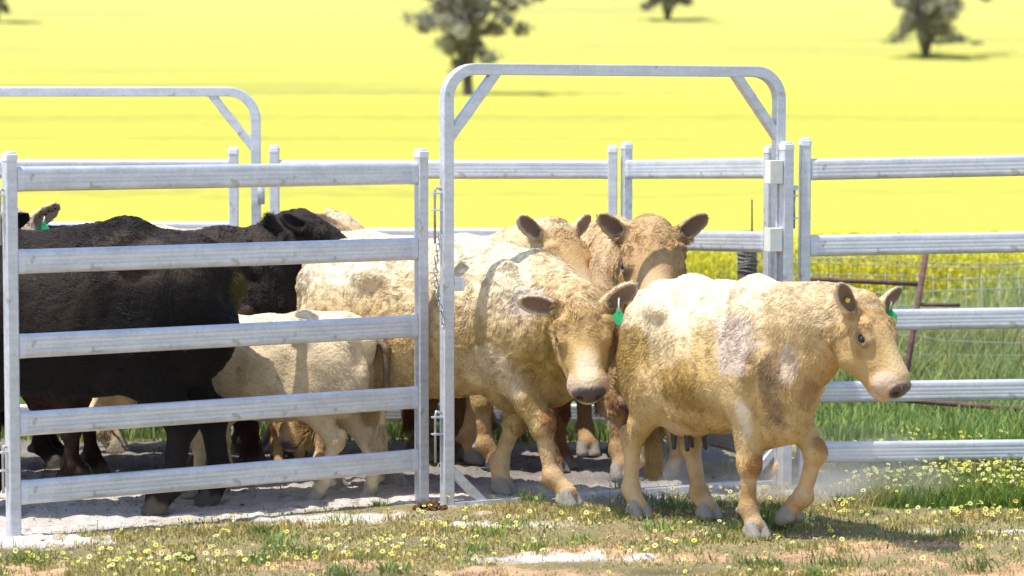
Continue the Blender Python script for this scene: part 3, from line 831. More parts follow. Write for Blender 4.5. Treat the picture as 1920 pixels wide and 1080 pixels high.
def make_animal(name, label, loc, heading, scale=1.0, coat='cream', vox=.011, lf=1.0, wf=1.0, df=1.0,
                poll=(1.02, 0, 1.18), yaw=0, pitch=50, roll=0, hs=1.0, legs=None, tail=None, udder=False, earL=(12, 12), earR=(12, 12),
                patches=(), hairs=40000, hlen=1.0, curl=.5, tags=(), cat='cow', group=None, seed=1, hwid=.0016, low=0.0, fluff=1.0, drop=0.0, swl=1.0, crest=0.0, es=1.0, ridge=.0008, bridge=.4, legw=1.0, wup=0.0):
    hd = R(heading); es *= .86
    g = np.random.default_rng(seed * 13 + 5)
    h = vox
    poll = np.array(poll, float)
    rz, ry, rp = R(yaw), R(pitch), R(roll)
    hx = np.array([math.cos(ry) * math.cos(rz), math.cos(ry) * math.sin(rz), -math.sin(ry)])
    hz = np.array([math.sin(ry) * math.cos(rz), math.sin(ry) * math.sin(rz), math.cos(ry)])
    hy = np.cross(hz, hx)
    hy, hz = hy * math.cos(rp) + hz * math.sin(rp), hz * math.cos(rp) - hy * math.sin(rp)
    H = lambda x, y, z: poll + hs * (x * hx + y * hy + z * hz)
    HM = np.column_stack([hx, hy, hz])
    lo = np.array([-1.12 * lf - .1, -.62, -.03]); hi = np.array([.9 * lf, .62, 1.42])
    for p in (H(0, 0, .1), H(.5, 0, -.1), H(0, .34, .2), H(0, -.34, .2), H(.2, 0, -.25)):
        lo = np.minimum(lo, p - .1); hi = np.maximum(hi, p + .1)
    if tail is None:
        tail = [(-.80 * lf, 0, 1.13), (-.875 * lf, 0, 1.0), (-.875 * lf, .01, .75), (-.85 * lf, .015, .52), (-.83 * lf, .02, .28)]
    for p in tail: lo = np.minimum(lo, np.array(p) - .1); hi = np.maximum(hi, np.array(p) + .1)
    F = SDF(lo, hi, h)
    T = lambda x, y, z: (x * lf, y * wf, z)
    rr = lambda a, b, c: (a * lf, b * wf, c)
    # trunk
    F.ell(T(-.05, 0, .85), rr(.66, .298, .33 * df), .07)
    F.ell(T(-.10, 0, .77 - .05 * low), rr(.46, .275, .26 * df), .09)
    F.ell(T(.36, 0, .85), rr(.34, .245, .36), .08)
    F.cap(T(.30, 0, 1.125 + wup), T(-.02, 0, 1.10 + .6 * wup), .09, .10, .08); F.cap(T(.30, 0, 1.125 + wup), T(.50, 0, 1.07 + wup), .09, .12, .08)
    F.cap(T(-.02, 0, 1.10 + .6 * wup), T(-.30, 0, 1.125 + .5 * drop), .10, .11, .08); F.cap(T(-.30, 0, 1.125 + .5 * drop), T(-.56, 0, 1.125 - drop * .5), .11, .10, .08)
    F.ell(T(-.53, 0, 1.0 - drop * .6), rr(.30, .255, .215), .08)
    for s in (-1, 1):
        F.ell(T(-.57, .155 * s, .84), rr(.225, .125, .29), .05)
        F.ell(T(-.34, .225 * s, 1.08 + .4 * drop), (.085, .045, .042), .06)
        F.cap(T(.28, .085 * s, 1.13 + wup), T(.44, .19 * s, .90), .045, .05, .045)
        F.ell(T(-.775, .095 * s, 1.045 - drop), (.05, .045, .055), .06)
        F.ell(T(.42, .180 * s, .92), rr(.15, .090, .26), .045)
        F.ell(T(.53, .165 * s, .82), rr(.10, .085, .12), .06)
        F.ell(T(-.28, .315 * s, .86), (.12, .035, .10), .08, 0, None, True)         # flank hollow
        F.ell(T(.17, .345 * s, .90), (.05, .04, .22), .08, 0, None, True)           # behind the shoulder
        F.ell(T(-.80, .22 * s, .98), (.10, .05, .10), .07, 0, None, True)           # beside the tail
        F.cap(T(-.22, .19 * s, .58), T(-.40, .19 * s, .70), .03, .06, .07)           # flank fold
    F.cap(T(-.62, 0, 1.165 - drop * .7), T(-.80, 0, 1.12 - drop), .06, .045, .06)
    F.ell(T(.60, 0, .70), rr(.15, .135, .20), .08)
    F.cap(T(.58, 0, .56), T(.36, 0, .52), .085, .10, .08)
    if udder:
        F.ell(T(-.33, 0, .52), (.15, .13, .09), .05, UDDER)
    # neck
    b0 = np.array(T(.52, 0, .99 + .6 * wup)); b2 = H(.03, 0, -.095); b1 = (b0 + b2) / 2 + np.array([.03, 0, .03 + crest])
    N_ = 6; prev = None
    for i in range(N_ + 1):
        t = i / N_
        c = (1 - t) ** 2 * b0 + 2 * t * (1 - t) * b1 + t * t * b2
        r = .215 * (1 - t) + .118 * hs * t
        if prev is not None:
            d = unit(c - prev[0]); sd = unit(np.cross([0, 0, 1], d))
            F.cap(prev[0], c, prev[1], r, .06, NECK, (sd, .76))
        prev = (c, r)
    th = H(.045, 0, -.165); d0 = np.array(T(.62, 0, .74)); mid = (th + d0) / 2 + np.array([-.02, 0, -.03])
    F.cap(d0, mid, .12, .085, .08, NECK); F.cap(mid, th, .085, .055 * hs, .06, NECK)
    # head
    E_ = lambda c, r, k=.03, lab=HEAD, cut=False: F.ell(H(*c), np.array(r) * hs, k, lab, HM, cut)
    K_ = lambda a, b, ra, rb, k=.03, lab=HEAD, sq=None, cut=False: F.cap(H(*a), H(*b), ra * hs, rb * hs, k, lab, sq, cut)
    E_((.09, 0, -.08), (.125, .124, .105))
    E_((.15, 0, -.062), (.13, .112, .078))
    E_((.0, 0, -.03), (.055, .075, .055), .04, POLL)
    E_((.06, 0, -.005), (.085, .07, .03), .03, POLL)
    K_((.17, 0, -.070), (.395, 0, -.088), .088, .076, .03, HEAD)
    for s in (-1, 1):
        K_((.09, .055 * s, -.175), (.20, .055 * s, -.188), .088, .080, .028)
        K_((.20, .055 * s, -.185), (.36, .036 * s, -.165), .070, .052, .028)
        K_((.125, .100 * s, -.024), (.195, .100 * s, -.040), .036, .026, .022)       # brow ridge
        K_((.18, .085 * s, -.115), (.30, .06 * s, -.11), .04, .03, .04)         # cheekbone
    E_((.402, 0, -.115), (.078, .100, .092), .03, MUZZ)
    E_((.385, 0, -.190), (.08, .068, .042), .025, MUZZ)
    E_((.455, 0, -.092), (.036, .076, .058), .015, NOSE_)
    K_((.41, .088, -.165), (.480, 0, -.158), .007, .007, .008, 0, None, True); K_((.41, -.088, -.165), (.480, 0, -.158), .007, .007, .008, 0, None, True)
    eyes = []
    for s in (-1, 1):
        ec = np.array([.176, .110 * s, -.064])
        F.ell(H(*ec), np.array([.046, .029, .030]) * hs, .02, EYER, HM)
        F.ell(H(ec[0] + .002, ec[1] + .023 * s, ec[2] + .010), np.array([.034, .018, .0135]) * hs, .005, EYER, HM, True)
        eyes.append((H(ec[0] + .002, ec[1] + .0015 * s, ec[2] + .002), hy * s))
        F.ell(H(.484, .044 * s, -.095), np.array([.024, .016, .020]) * hs, .008, NOSE_, HM, True)
    # ears
    ear_info = []
    for s, (el, bk) in ((1, earL), (-1, earR)):
        el, bk = R(el), R(bk)
        d = unit(hy * s * math.cos(el) * math.cos(bk) + hz * math.sin(el) - hx * math.sin(bk) * .9)
        face = unit(hz * .55 + hx * .75 + hy * s * .1); face = unit(face - d * (face @ d))
        wv = np.cross(d, face)
        base = H(.035, .098 * s, -.045)
        M = np.column_stack([d, wv, face])
        F.cap(base - d * .02, base + d * .045 * hs, .036 * hs, .034 * hs, .03, HEAD)
        F.ell(base + d * .125 * hs * es, np.array([.115, .055, .026]) * hs * es, .03, EARO, M)
        F.ell(base + d * .132 * hs * es + face * .020 * hs * es, np.array([.095, .040, .024]) * hs * es, .010, EARI, M, True)
        ear_info.append((base, d, wv, face))
    # legs
    legs = legs or {}
    foot = {}; knees = []; lw = legw
    for key in ('FL', 'FR', 'HL', 'HR'):
        s = 1 if key[1] == 'L' else -1
        L_ = legs.get(key, {})
        dy = L_.get('dy', 0.0); lift = L_.get('lift', 0.0)
        if key[0] == 'F':
            top = np.array(T(.40, .135 * s, .68)); a = L_.get('a', (0, 0, 32))
            segs = [(.32, a[0]), (.22, a[1]), (.115, a[2])]
        else:
            top = np.array(T(-.50, .145 * s, .95)); a = L_.get('a', (22, -40, 2, 35))
            segs = [(.30, a[0]), (.36, a[1]), (.27, a[2]), (.115, a[3])]
        J = [top]
        for ln, an in segs:
            J.append(J[-1] + ln * np.array([math.sin(R(an)), 0, -math.cos(R(an))]))
        k = (top[2] - .04 - lift) / (top[2] - J[-1][2])
        for i in range(1, len(J)):
            J[i] = np.array([J[i][0], top[1] + (dy - .02 * s) * i / (len(J) - 1), top[2] - (top[2] - J[i][2]) * k])
        if key[0] == 'F':
            F.cap(T(.46, .15 * s, .85), J[0], .120 * lw, .100 * lw, .06, LEGU)
            F.cap(J[0], J[1], .098 * lw, .052 * lw, .05, LEGU)
            F.ell(J[1] + [.008, 0, 0], (.056 * lw, .055 * lw, .068), .03, LEGU)
            n_ = np.array([J[0][2] - J[1][2], 0, J[1][0] - J[0][0]]); knees.append(J[1] + unit(n_) * .055)
            F.cap(J[1], J[2], .043 * lw, .036 * lw, .025, LEGL)
            fet, hoof = J[2], J[3]
        else:
            F.cap(J[0], J[1], .165 * lw, .135 * lw, .07, LEGU, ((0, 1, 0), .75))
            F.cap(J[1], J[2], .115 * lw, .052 * lw, .06, LEGU, ((0, 1, 0), .85))
            F.ell(J[2], (.056 * lw, .048 * lw, .065), .03, LEGU)
            F.cap(J[2] + [-.045, 0, .04], J[2] + [-.02, 0, -.04], .032 * lw, .032 * lw, .04, LEGL)
            F.cap(J[2], J[3], .044 * lw, .038 * lw, .025, LEGL)
            fet, hoof = J[3], J[4]
        F.ell(fet, (.048 * lw, .046 * lw, .052), .025, LEGL)
        F.ell(fet + [-.052, 0, -.02], (.022, .035, .022), .015, HOOF)              # dew claws
        pd = unit(hoof - fet)
        F.cap(fet, hoof + [-.008, 0, .025], .040 * lw, .047 * lw, .025, LEGL)
        if lift > .015:
            ax = unit(pd + .35 * np.array([pd[2], 0, -pd[0]]) * -1)
        else: ax = np.array([1.0, 0, -.12])
        ax = unit(ax); up = unit(np.cross(ax, [0, 1, 0])); up = up if lift > .015 or up[2] > 0 else -up
        M = np.column_stack([ax, np.cross(up, ax), up])
        for q in (-1, 1):
            oq = np.array([0, .030 * q, 0])
            F.cap(hoof + oq + up * .018 + ax * .002, hoof + oq * 1.12 - up * .030 + ax * .040, .030, .032, .006, HOOF)
            F.cap(hoof + oq - up * .012 - ax * .02, hoof + oq * 1.1 - up * .034 + ax * .02, .028, .030, .012, HOOF)
        foot[key] = hoof
    # tail
    for i in range(len(tail) - 1):
        ra = (.040, .027, .022, .02, .02)[min(i, 4)]; rb = (.027, .022, .02, .022, .02)[min(i, 4)]
        F.cap(tail[i], tail[i + 1], ra, rb, .02, SWITCH if i >= len(tail) - 2 else TAIL)
    # muscle and skin unevenness
    n = F.n
    if udder:
        for (tx, ty) in ((-.40, .06), (-.40, -.06), (-.27, .06), (-.27, -.06)):
            F.cap(T(tx, ty, .45), T(tx + .01, ty * 1.1, .375), .018, .013, .012, TEAT)
    zz = F.ax[2][None, None, :]
    F.D = np.maximum(F.D, -zz)
    V, Q, lab = surface_nets(F.D, F.L, F.o, np.float32(h))
    del F
    E = np.unique(np.sort(np.concatenate([Q[:, [0, 1]], Q[:, [1, 2]], Q[:, [2, 3]], Q[:, [3, 0]]]), 1), axis=0)
    V = lap(V, E, 4, (.5, -.52))
    def normals(V):
        a = V[Q[:, 2]] - V[Q[:, 0]]; b = V[Q[:, 3]] - V[Q[:, 1]]
        fn = np.cross(a, b); vn = np.zeros_like(V)
        for c in range(4):
            for d in range(3): vn[:, d] += np.bincount(Q[:, c], fn[:, d], len(V))
        return vn / (np.linalg.norm(vn, axis=1)[:, None] + 1e-9)
    Nn = normals(V)
    soft = np.isin(lab, (TORSO, NECK, LEGU))
    amp = lap(soft[:, None].astype(float), E, 6)[:, 0]
    V = V + Nn * (amp * (.004 * Noise(seed + 50, 10)(V) + .002 * Noise(seed + 51, 34)(V)))[:, None]
    wp = V + .03 * np.column_stack([Noise(seed + 54, 12)(V), Noise(seed + 55, 12)(V), Noise(seed + 56, 12)(V)])
    rg = np.abs(Noise(seed + 57, 78, 7)(wp * [.75, .75, 1.25]))
    am2 = lap(np.isin(lab, (TORSO, NECK, POLL, LEGU))[:, None].astype(float), E, 5)[:, 0] * sstep(.45, .75, V[:, 2])
    V = V + Nn * (am2 * ridge * (1.2 - 2.2 * np.clip(rg, 0, 1.1)))[:, None]
    rb = sstep(-.42, -.28, V[:, 0] / lf) * sstep(.30, .16, V[:, 0] / lf) * sstep(.60, .70, V[:, 2]) * sstep(1.06, .92, V[:, 2]) * (lab == TORSO)
    V = V + Nn * (lap(rb[:, None], E, 4)[:, 0] * .0007 * np.sin((V[:, 0] + .25 * (V[:, 2] - .9)) * 78 / lf * .86 + Noise(seed + 58, 5)(V)))[:, None]
    fm = np.clip(1 - np.abs(V[:, 0] / lf - .60) / .28, 0, 1) * np.clip(1 - np.abs(V[:, 2] - .78) / .34, 0, 1) * np.isin(lab, (TORSO, NECK))
    fm = lap(fm[:, None], E, 4)[:, 0]
    fold = Noise(seed + 52, 24)(V * [1.0, 1.0, .16] + .02 * Noise(seed + 53, 8)(V)[:, None])
    V = V + Nn * (fm * (.014 * np.abs(fold) - .006))[:, None]
    # colours
    cp = {k: np.array(v) for k, v in COATS[coat].items()}
    nA_, nB_, nC_ = Noise(seed + 60, 4.5)(V), Noise(seed + 61, 11)(V), Noise(seed + 62, 40)(V)
    base = np.tile(cp['base'], (len(V), 1))
    up_ = sstep(.75, 1.15, V[:, 2] + .07 * nA_)[:, None]  # lighter topline, strengthened with the sun's highlight painted into the coat
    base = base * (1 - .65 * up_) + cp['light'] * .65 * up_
    tn = sstep(.1, 1.1, nA_ * .6 + nB_ * .5)[:, None]; base = base * (1 - .6 * tn) + cp['tan'] * .6 * tn
    def put(mask, c, f=1.0):
        m = (np.asarray(mask, float) * f)[:, None]; return base * (1 - m) + np.array(c) * m
    base = put(lab == NECK, cp['base'] * .55 + cp['tan'] * .45, .55)
    base = put((lab == HEAD), cp['base'] * .18 + cp['tan'] * .82, .88); base = put((lab == HEAD) * sstep(.1, 1., nB_ + .5 * nC_), cp['poll'], .6)
    base = put(np.isin(lab, (LEGL,)), cp['leg'])
    low_ = sstep(.48, .2, V[:, 2] + .05 * nB_) * np.isin(lab, (LEGL, LEGU, KNEE)); base = put(low_ * sstep(-.6, .8, nB_ + .5 * nC_), cp['knee'] * .6 + cp['leg'] * .4, .75)
    dirty = sstep(.2, 1.25, nB_ * .6 + nC_ * .14 + nA_ * .45) * np.isin(lab, (TORSO, LEGU, LEGL, NECK)) * sstep(1.15, .8, V[:, 2]); base = put(dirty, cp['dirt'], .66)
    base = put(sstep(.5, .0, np.abs(fold)) * sstep(.15, .7, fm), cp['dirt'] * .7 + cp['tan'] * .3, .6)
    base = put(sstep(-.1, 1.0, nC_ + .4 * nB_) * np.isin(lab, (LEGL, LEGU)) * sstep(.6, .35, V[:, 2]), cp['knee'] * .5 + cp['tan'] * .5, .5)
    for l_, c_, f_ in ((POLL, cp['poll'], .8), (KNEE, cp['knee'], .9), (MUZZ, cp['muzz'], .85), (NOSE_, cp['nose'], 1), (EARO, cp['light'] * .4 + cp['base'] * .6, .75), (EARI, cp['ear'], 1),
                       (HOOF, cp['hoof'], 1), (TEAT, (.03, .025, .028), 1), (SWITCH, cp['base'] * .5 + cp['tan'] * .5, .8), (UDDER, cp['muzz'] * .8 + cp['base'] * .2, .8), (EYER, cp['nose'] * .65 + cp['tan'] * .35, .85)):
        base = put(lab == l_, c_, f_)
    for (c, r, col, f, *nz) in patches:
        r = np.atleast_1d(np.array(r, float)); q = (V - np.array(c)) / r
        dd = 1 - np.linalg.norm(q, axis=1) + .28 * nB_ + .16 * nC_ + .1 * nA_
        base = put(sstep(.0, .25, dd) * ~np.isin(lab, (HOOF, NOSE_, EARI)), col, f)
    hq = (V - poll) @ hx / hs; hlat = np.abs((V - poll) @ hy) / hs
    base = put((lab == HEAD) * sstep(.23, .36, hq) * sstep(.075, .035, hlat + .012 * nB_), cp['light'], bridge)      # paler bridge of the nose
    base = put((lab == HEAD) * sstep(.22, .12, hq) * sstep(.1, 1.1, nC_ + .5), cp['poll'] * .7 + cp['knee'] * .3, .45)
    for kc in knees:
        q = np.linalg.norm((V - kc) / [.05, .06, .06], axis=1)
        base = put(sstep(1.15, .7, q + .2 * nB_) * np.isin(lab, (LEGU, LEGL)), cp['knee'], .85)
    for sd in (-1, 1):                              # darker hair below the eye, black nostrils
        q = V - H(.215, .098 * sd, -.115); q = np.column_stack([q @ hx / .06, q @ hy / .05, q @ hz / .035])
        base = put(sstep(1, .3, np.linalg.norm(q, axis=1)) * np.isin(lab, (HEAD, EYER)), cp['knee'] * .9 + cp['dirt'] * .1, .8)
        q = V - H(.485, .044 * sd, -.096); q = np.column_stack([q @ hx / .030, q @ hy / .019, q @ hz / .021])
        base = put(np.linalg.norm(q, axis=1) < 1, np.array([.012, .009, .009]), 1)
    isn = np.isin(lab, (NOSE_, TEAT))
    raw = base
    base = lap(base, E, 2)
    base *= (1 + .06 * nC_[:, None])
    base = np.clip(base, .004, .9)
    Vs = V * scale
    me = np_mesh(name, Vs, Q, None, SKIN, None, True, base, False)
    me.materials.append(NOSE)
    me.polygons.foreach_set('material_index', (isn[Q].sum(1) >= 2).astype(np.int32))
    o = bpy.data.objects.new(name, me); C.objects.link(o)
    o.location = loc; o.rotation_euler = (0, 0, hd)
    tag(o, label, cat, group)
    # eyes
    for ec, sd in eyes:
        bm = MB(); r = .0245 * hs * scale
        nu, nv = 12, 8; VV = []; FF = []
        for j in range(nv + 1):
            for i in range(nu):
                th_, ph = math.pi * j / nv, 2 * math.pi * i / nu
                VV.append(Vector(ec * scale) + Vector((math.sin(th_) * math.cos(ph), math.sin(th_) * math.sin(ph), math.cos(th_))) * r)
        for j in range(nv):
            for i in range(nu):
                FF.append((j * nu + i, (j + 1) * nu + i, (j + 1) * nu + (i + 1) % nu, j * nu + (i + 1) % nu))
        bm.add(VV, FF); bm.build('eye', EYEM, o, True)
    for (side, kind) in tags:
        b, d, wv, fc = ear_info[0 if side == 'L' else 1]
        p = Vector((b + d * .11 * hs + fc * .012) * scale); X = Vector(d); Yv = Vector(wv); Z = Vector(fc)
        bm = MB()
        if kind in ('button', 'small', 'mid'):
            bm.tube([p - Z * .002, p + Z * .012], .011 if kind == 'mid' else .008, 12); bm.build('ear_tag', TAGY, o, True)
        else:
            Mi = o.matrix_basis.to_3x3().inverted() if False else Matrix.Rotation(-hd, 3, 'Z')
            dn = Mi @ Vector((0, 0, -1)); sdw = Mi @ Vector((.93, -.35, .0)); fr = Mi @ Vector((-.3, -.9, .05))
            q = p + fr * .016 + dn * (.02 if kind == 'green' else .05)
            outl = [(-.010, 0), (.010, 0), (.014, .022), (.037, .045), (.034, .085), (-.034, .085), (-.037, .045), (-.014, .022)]
            VV = [q + sdw * a + dn * b_ - fr * .0015 for a, b_ in outl] + [q + sdw * a + dn * b_ + fr * .0015 for a, b_ in outl]
            nn = len(outl)
            bm.add(VV, [list(range(nn)), list(range(2 * nn - 1, nn - 1, -1))] + [(i, i + nn, (i + 1) % nn + nn, (i + 1) % nn) for i in range(nn)])
            t_ = bm.build('ear_tag', TAGG, o, False)
            bs = MB(); bs.tube([p - Z * .004, p + Z * .008 + fr * .01, q + dn * .02 + fr * .003], .0045, 6); bs.build('tag_stud', TAGW, t_, True)
    # coat
    if hairs:
        make_coat(o, V, Q, Nn, lab, base, hx, hy, tail, ear_info, scale, hairs, hlen, curl, hwid, seed, g, fluff, swl, eyes, poll, hs)
    return o

BLACKCOAT = mat_attr('black_coat_hair', .45, .22)
def make_coat(o, V, Q, Nn, lab, col, hx, hy, tail, ears, scale, nh, hlen, curl, hwid, seed, g, fluff, swl, eyes, poll, hs):
    den = np.ones(20); den[[HOOF, NOSE_, TEAT]] = 0; den[EARI] = .5; den[[HEAD, POLL, MUZZ]] = 1.5; den[EARO] = 1.5; den[EYER] = .25; den[SWITCH] = 5; den[UDDER] = .5
    ln = np.full(20, .040); ln[HEAD] = .022; ln[MUZZ] = .007; ln[POLL] = .05; ln[EARO] = .020; ln[EARI] = .013; ln[LEGU] = .032; ln[LEGL] = .024; ln[KNEE] = .015; ln[TAIL] = .03; ln[SWITCH] = .15 * swl; ln[EYER] = .006; ln[NECK] = .038; ln[UDDER] = .02
    dv = den[lab]; pw = dv[Q].mean(1); pw /= pw.sum()
    f = g.choice(len(Q), nh, p=pw)
    uv = g.random((nh, 2)).astype(np.float32)
    wq = np.stack([(1 - uv[:, 0]) * (1 - uv[:, 1]), uv[:, 0] * (1 - uv[:, 1]), uv[:, 0] * uv[:, 1], (1 - uv[:, 0]) * uv[:, 1]], 1)
    q = Q[f]
    root = (V[q] * wq[..., None]).sum(1); nrm = (Nn[q] * wq[..., None]).sum(1); cc = (col[q] * wq[..., None]).sum(1)
    lb = lab[q[np.arange(nh), np.argmax(wq, 1)]]
    hm = lb == HEAD; th_ = (root - poll) @ hx / hs
    L = ln[lb]; L = np.where(hm, .050 - .036 * sstep(.04, .27, th_), L)
    ke = np.ones(nh, bool)
    for ec in eyes: ke &= np.linalg.norm(root - ec[0], axis=1) > .040
    f, q, root, nrm, cc, lb, L = f[ke], q[ke], root[ke], nrm[ke], cc[ke], lb[ke], L[ke]; nh = len(root)
    # lengths blend between head and neck
    flow = np.tile(np.array([-1, 0, -.75]), (nh, 1))
    flow[lb == NECK] = [-.75, 0, -1]
    hd_ = np.isin(lb, (HEAD, MUZZ, EYER)); flow[hd_] = hx * .55 - np.array([0, 0, .4]) * 1
    pl = lb == POLL; flow[pl] = hx
    flow[np.isin(lb, (LEGU, LEGL, KNEE, UDDER))] = [-.25, 0, -1]
    flow[np.isin(lb, (TAIL, SWITCH))] = [-.05, 0, -1]
    td = unit(np.array(tail[-1]) - np.array(tail[-2])); flow[lb == SWITCH] = td
    for b, d, wv, fc in ears:
        m = np.isin(lb, (EARO, EARI)) & (np.linalg.norm(root - b, axis=1) < .3); flow[m] = d
    nrm /= np.linalg.norm(nrm, axis=1)[:, None] + 1e-9
    k1 = [Noise(seed + 100 + i, 26) for i in range(3)]; k2 = [Noise(seed + 110 + i, 62) for i in range(3)]; k3 = [Noise(seed + 120 + i, 9) for i in range(3)]
    n1 = np.stack([k(root) for k in k1], 1); n2 = np.stack([k(root) for k in k2], 1); n3 = np.stack([k(root) for k in k3], 1)
    curly = np.where(np.isin(lb, (LEGL, MUZZ, EYER, EARI)), .25, np.where(lb == POLL, 1.3, np.where(lb == SWITCH, .6, 1.0)))[:, None] * curl
    dirv = flow + curly * (n1 * .75 + n2 * .55 + n3 * .5) + g.normal(0, .16, (nh, 3))
    dirv -= nrm * (dirv * nrm).sum(1)[:, None]
    dirv /= np.linalg.norm(dirv, axis=1)[:, None] + 1e-9
    lift = (.32 + .22 * curly[:, 0] * np.abs(n2[:, 0])) * fluff
    L = L * hlen * g.uniform(.55, 1.25, nh) * (1 + .25 * n3[:, 1])
    K = 5
    pts = np.empty((nh, K, 3))
    pts[:, 0] = root - nrm * .002
    d = dirv + nrm * lift[:, None]
    side = np.cross(nrm, dirv)
    ph = n1[:, 1] * 3 + n2[:, 2] * 2
    for k in range(1, K):
        t = k / (K - 1)
        bend = side * (curly[:, 0] * .9 * np.sin(ph + 2.6 * t))[:, None] - nrm * (.30 * t * fluff)
        dd = d + bend; dd /= np.linalg.norm(dd, axis=1)[:, None]
        pts[:, k] = pts[:, k - 1] + dd * (L / (K - 1))[:, None]
    sw = lb == SWITCH
    pts[..., 2] = np.maximum(pts[..., 2], .004)
    pts *= scale
    hc = bpy.data.hair_curves.new('coat')
    hc.add_curves([K] * nh)
    hc.attributes['position'].data.foreach_set('vector', pts.astype(np.float32).ravel())
    rad = np.repeat(hwid * g.uniform(.6, 1.3, nh)[:, None], K, 1) * np.array([1, 1, .9, .65, .15])[None]
    ra = hc.attributes.get('radius') or hc.attributes.new('radius', 'FLOAT', 'POINT')
    ra.data.foreach_set('value', rad.astype(np.float32).ravel())
    # each lock has its own tone
    cv = cc * (1 + .15 * g.normal(size=(nh, 1)) + .10 * n2[:, :1] + .07 * n1[:, :1])
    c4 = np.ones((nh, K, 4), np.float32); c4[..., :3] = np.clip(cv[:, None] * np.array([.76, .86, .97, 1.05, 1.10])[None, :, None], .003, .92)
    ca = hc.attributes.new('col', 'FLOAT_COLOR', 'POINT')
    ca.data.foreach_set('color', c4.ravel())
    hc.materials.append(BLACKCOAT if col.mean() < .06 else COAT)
    ho = bpy.data.objects.new('coat', hc); C.objects.link(ho); ho.parent = o
    return ho

HERD = 'cattle crowded in the yard'
QUICK = False
def hn(n): return 0 if QUICK else n
def an(*a, **k):
    k['hairs'] = hn(k.get('hairs', 40000))
    if QUICK: a = a[:6] + (.015,) + a[7:]
    return make_animal(*a, **k)

# cow walking out of the gate at the right
an('cow', 'leading cream cow outside the gateway at the right, one forefoot lifted, head lowered', (1.02, 12.78, 0), -53, .955, 'cream', .0080, .80, .93, 1.06, drop=.03, wup=.05,
   poll=(.95, .06, 1.195), yaw=10, pitch=54, hs=.97, es=1.1, earL=(16, 20), earR=(30, 30), udder=True, curl=.55,
   legs={'FR': dict(a=(0, -2, 22)), 'FL': dict(a=(44, -20, -40), lift=.06), 'HR': dict(a=(10, -38, -4, 25)), 'HL': dict(a=(32, -26, 16, 40))},
   tail=[(-.64, 0, 1.13), (-.71, 0, 1.0), (-.70, .0, .8), (-.66, .03, .6), (-.60, .05, .25)],
   patches=(((.33, -.25, 1.02), (.19, .3, .22), (.56, .47, .42), .75), ((.52, -.14, .76), (.045, .16, .24), (.25, .16, .10), .75), ((.66, -.02, .72), (.05, .06, .22), (.30, .19, .11), .6), ((.60, -.12, .92), (.06, .14, .16), (.62, .52, .46), .6), ((-.40, -.27, .93), (.26, .2, .13), (.40, .26, .07), .8), ((-.05, -.34, .73), (.2, .2, .14), (.38, .24, .07), .8),
            ((-.72, -.12, .99), (.06, .09, .16), (.34, .27, .22), .8), ((.42, -.28, .55), (.12, .12, .22), (.80, .72, .58), .8), ((.15, -.30, .9), (.12, .2, .2), (.52, .35, .12), .5), ((-.2, 0, 1.2), (.4, .2, .08), (.82, .74, .60), .6)),
   tags=(('R', 'mid'), ('L', 'green')), hairs=150000, ridge=.0005, hlen=.55, bridge=.15, hwid=.0013, seed=3, group=HERD)
# big cream cow stepping through the gateway
an('cow', 'large curly cream cow stepping through the gateway, face to the camera, green ear tag', (-.33, 13.92, 0), -27, 1.06, 'cream', .0085, .97, 1.0, 1.06,
   poll=(.90, -.36, 1.02), yaw=-57, pitch=57, roll=6, hs=.99, es=1.08, crest=-.10, earL=(44, 10), earR=(20, 8), curl=1.0,
   legs={'FR': dict(a=(36, 14, 42)), 'FL': dict(a=(-16, -22, 10)), 'HR': dict(a=(20, -44, -4, 30)), 'HL': dict(a=(30, -30, 10, 40))},
   patches=(((.55, -.22, .98), (.13, .2, .10), (.52, .42, .38), .75), ((.62, -.18, .78), (.12, .18, .2), (.44, .30, .09), .6), ((.35, -.3, .62), (.16, .2, .14), (.72, .58, .40), .6), ((-.2, -.1, 1.15), (.6, .3, .12), (.82, .73, .58), .5)),
   tags=(('L', 'green_long'),), hairs=160000, ridge=.0018, hlen=.68, bridge=.45, hwid=.0013, seed=4, group=HERD)
# calf behind the front panel
an('calf', 'cream calf seen from its rump behind the lower rails of the front panel', (-1.29, 13.80, 0), 172, .78, 'white', .011, .92, .80, .95,
   poll=(.95, .2, .95), yaw=15, pitch=60, hs=1.0, curl=.4, legs={'HL': dict(a=(32, -34, 14, 30)), 'HR': dict(a=(6, -40, -14, 15)), 'FL': dict(a=(8, 2, 30)), 'FR': dict(a=(-10, -12, 20))},
   tail=[(-.76, 0, 1.12), (-.83, 0, 1.0), (-.83, 0, .75), (-.80, .0, .5), (-.79, 0, .36)],
   patches=(((-.80, .0, .80), (.08, .035, .32), (.12, .07, .04), .9), ((.1, .3, .7), (.3, .2, .2), (.48, .34, .17), .5)), hairs=50000, hlen=.6, seed=5, group=HERD, cat='calf')
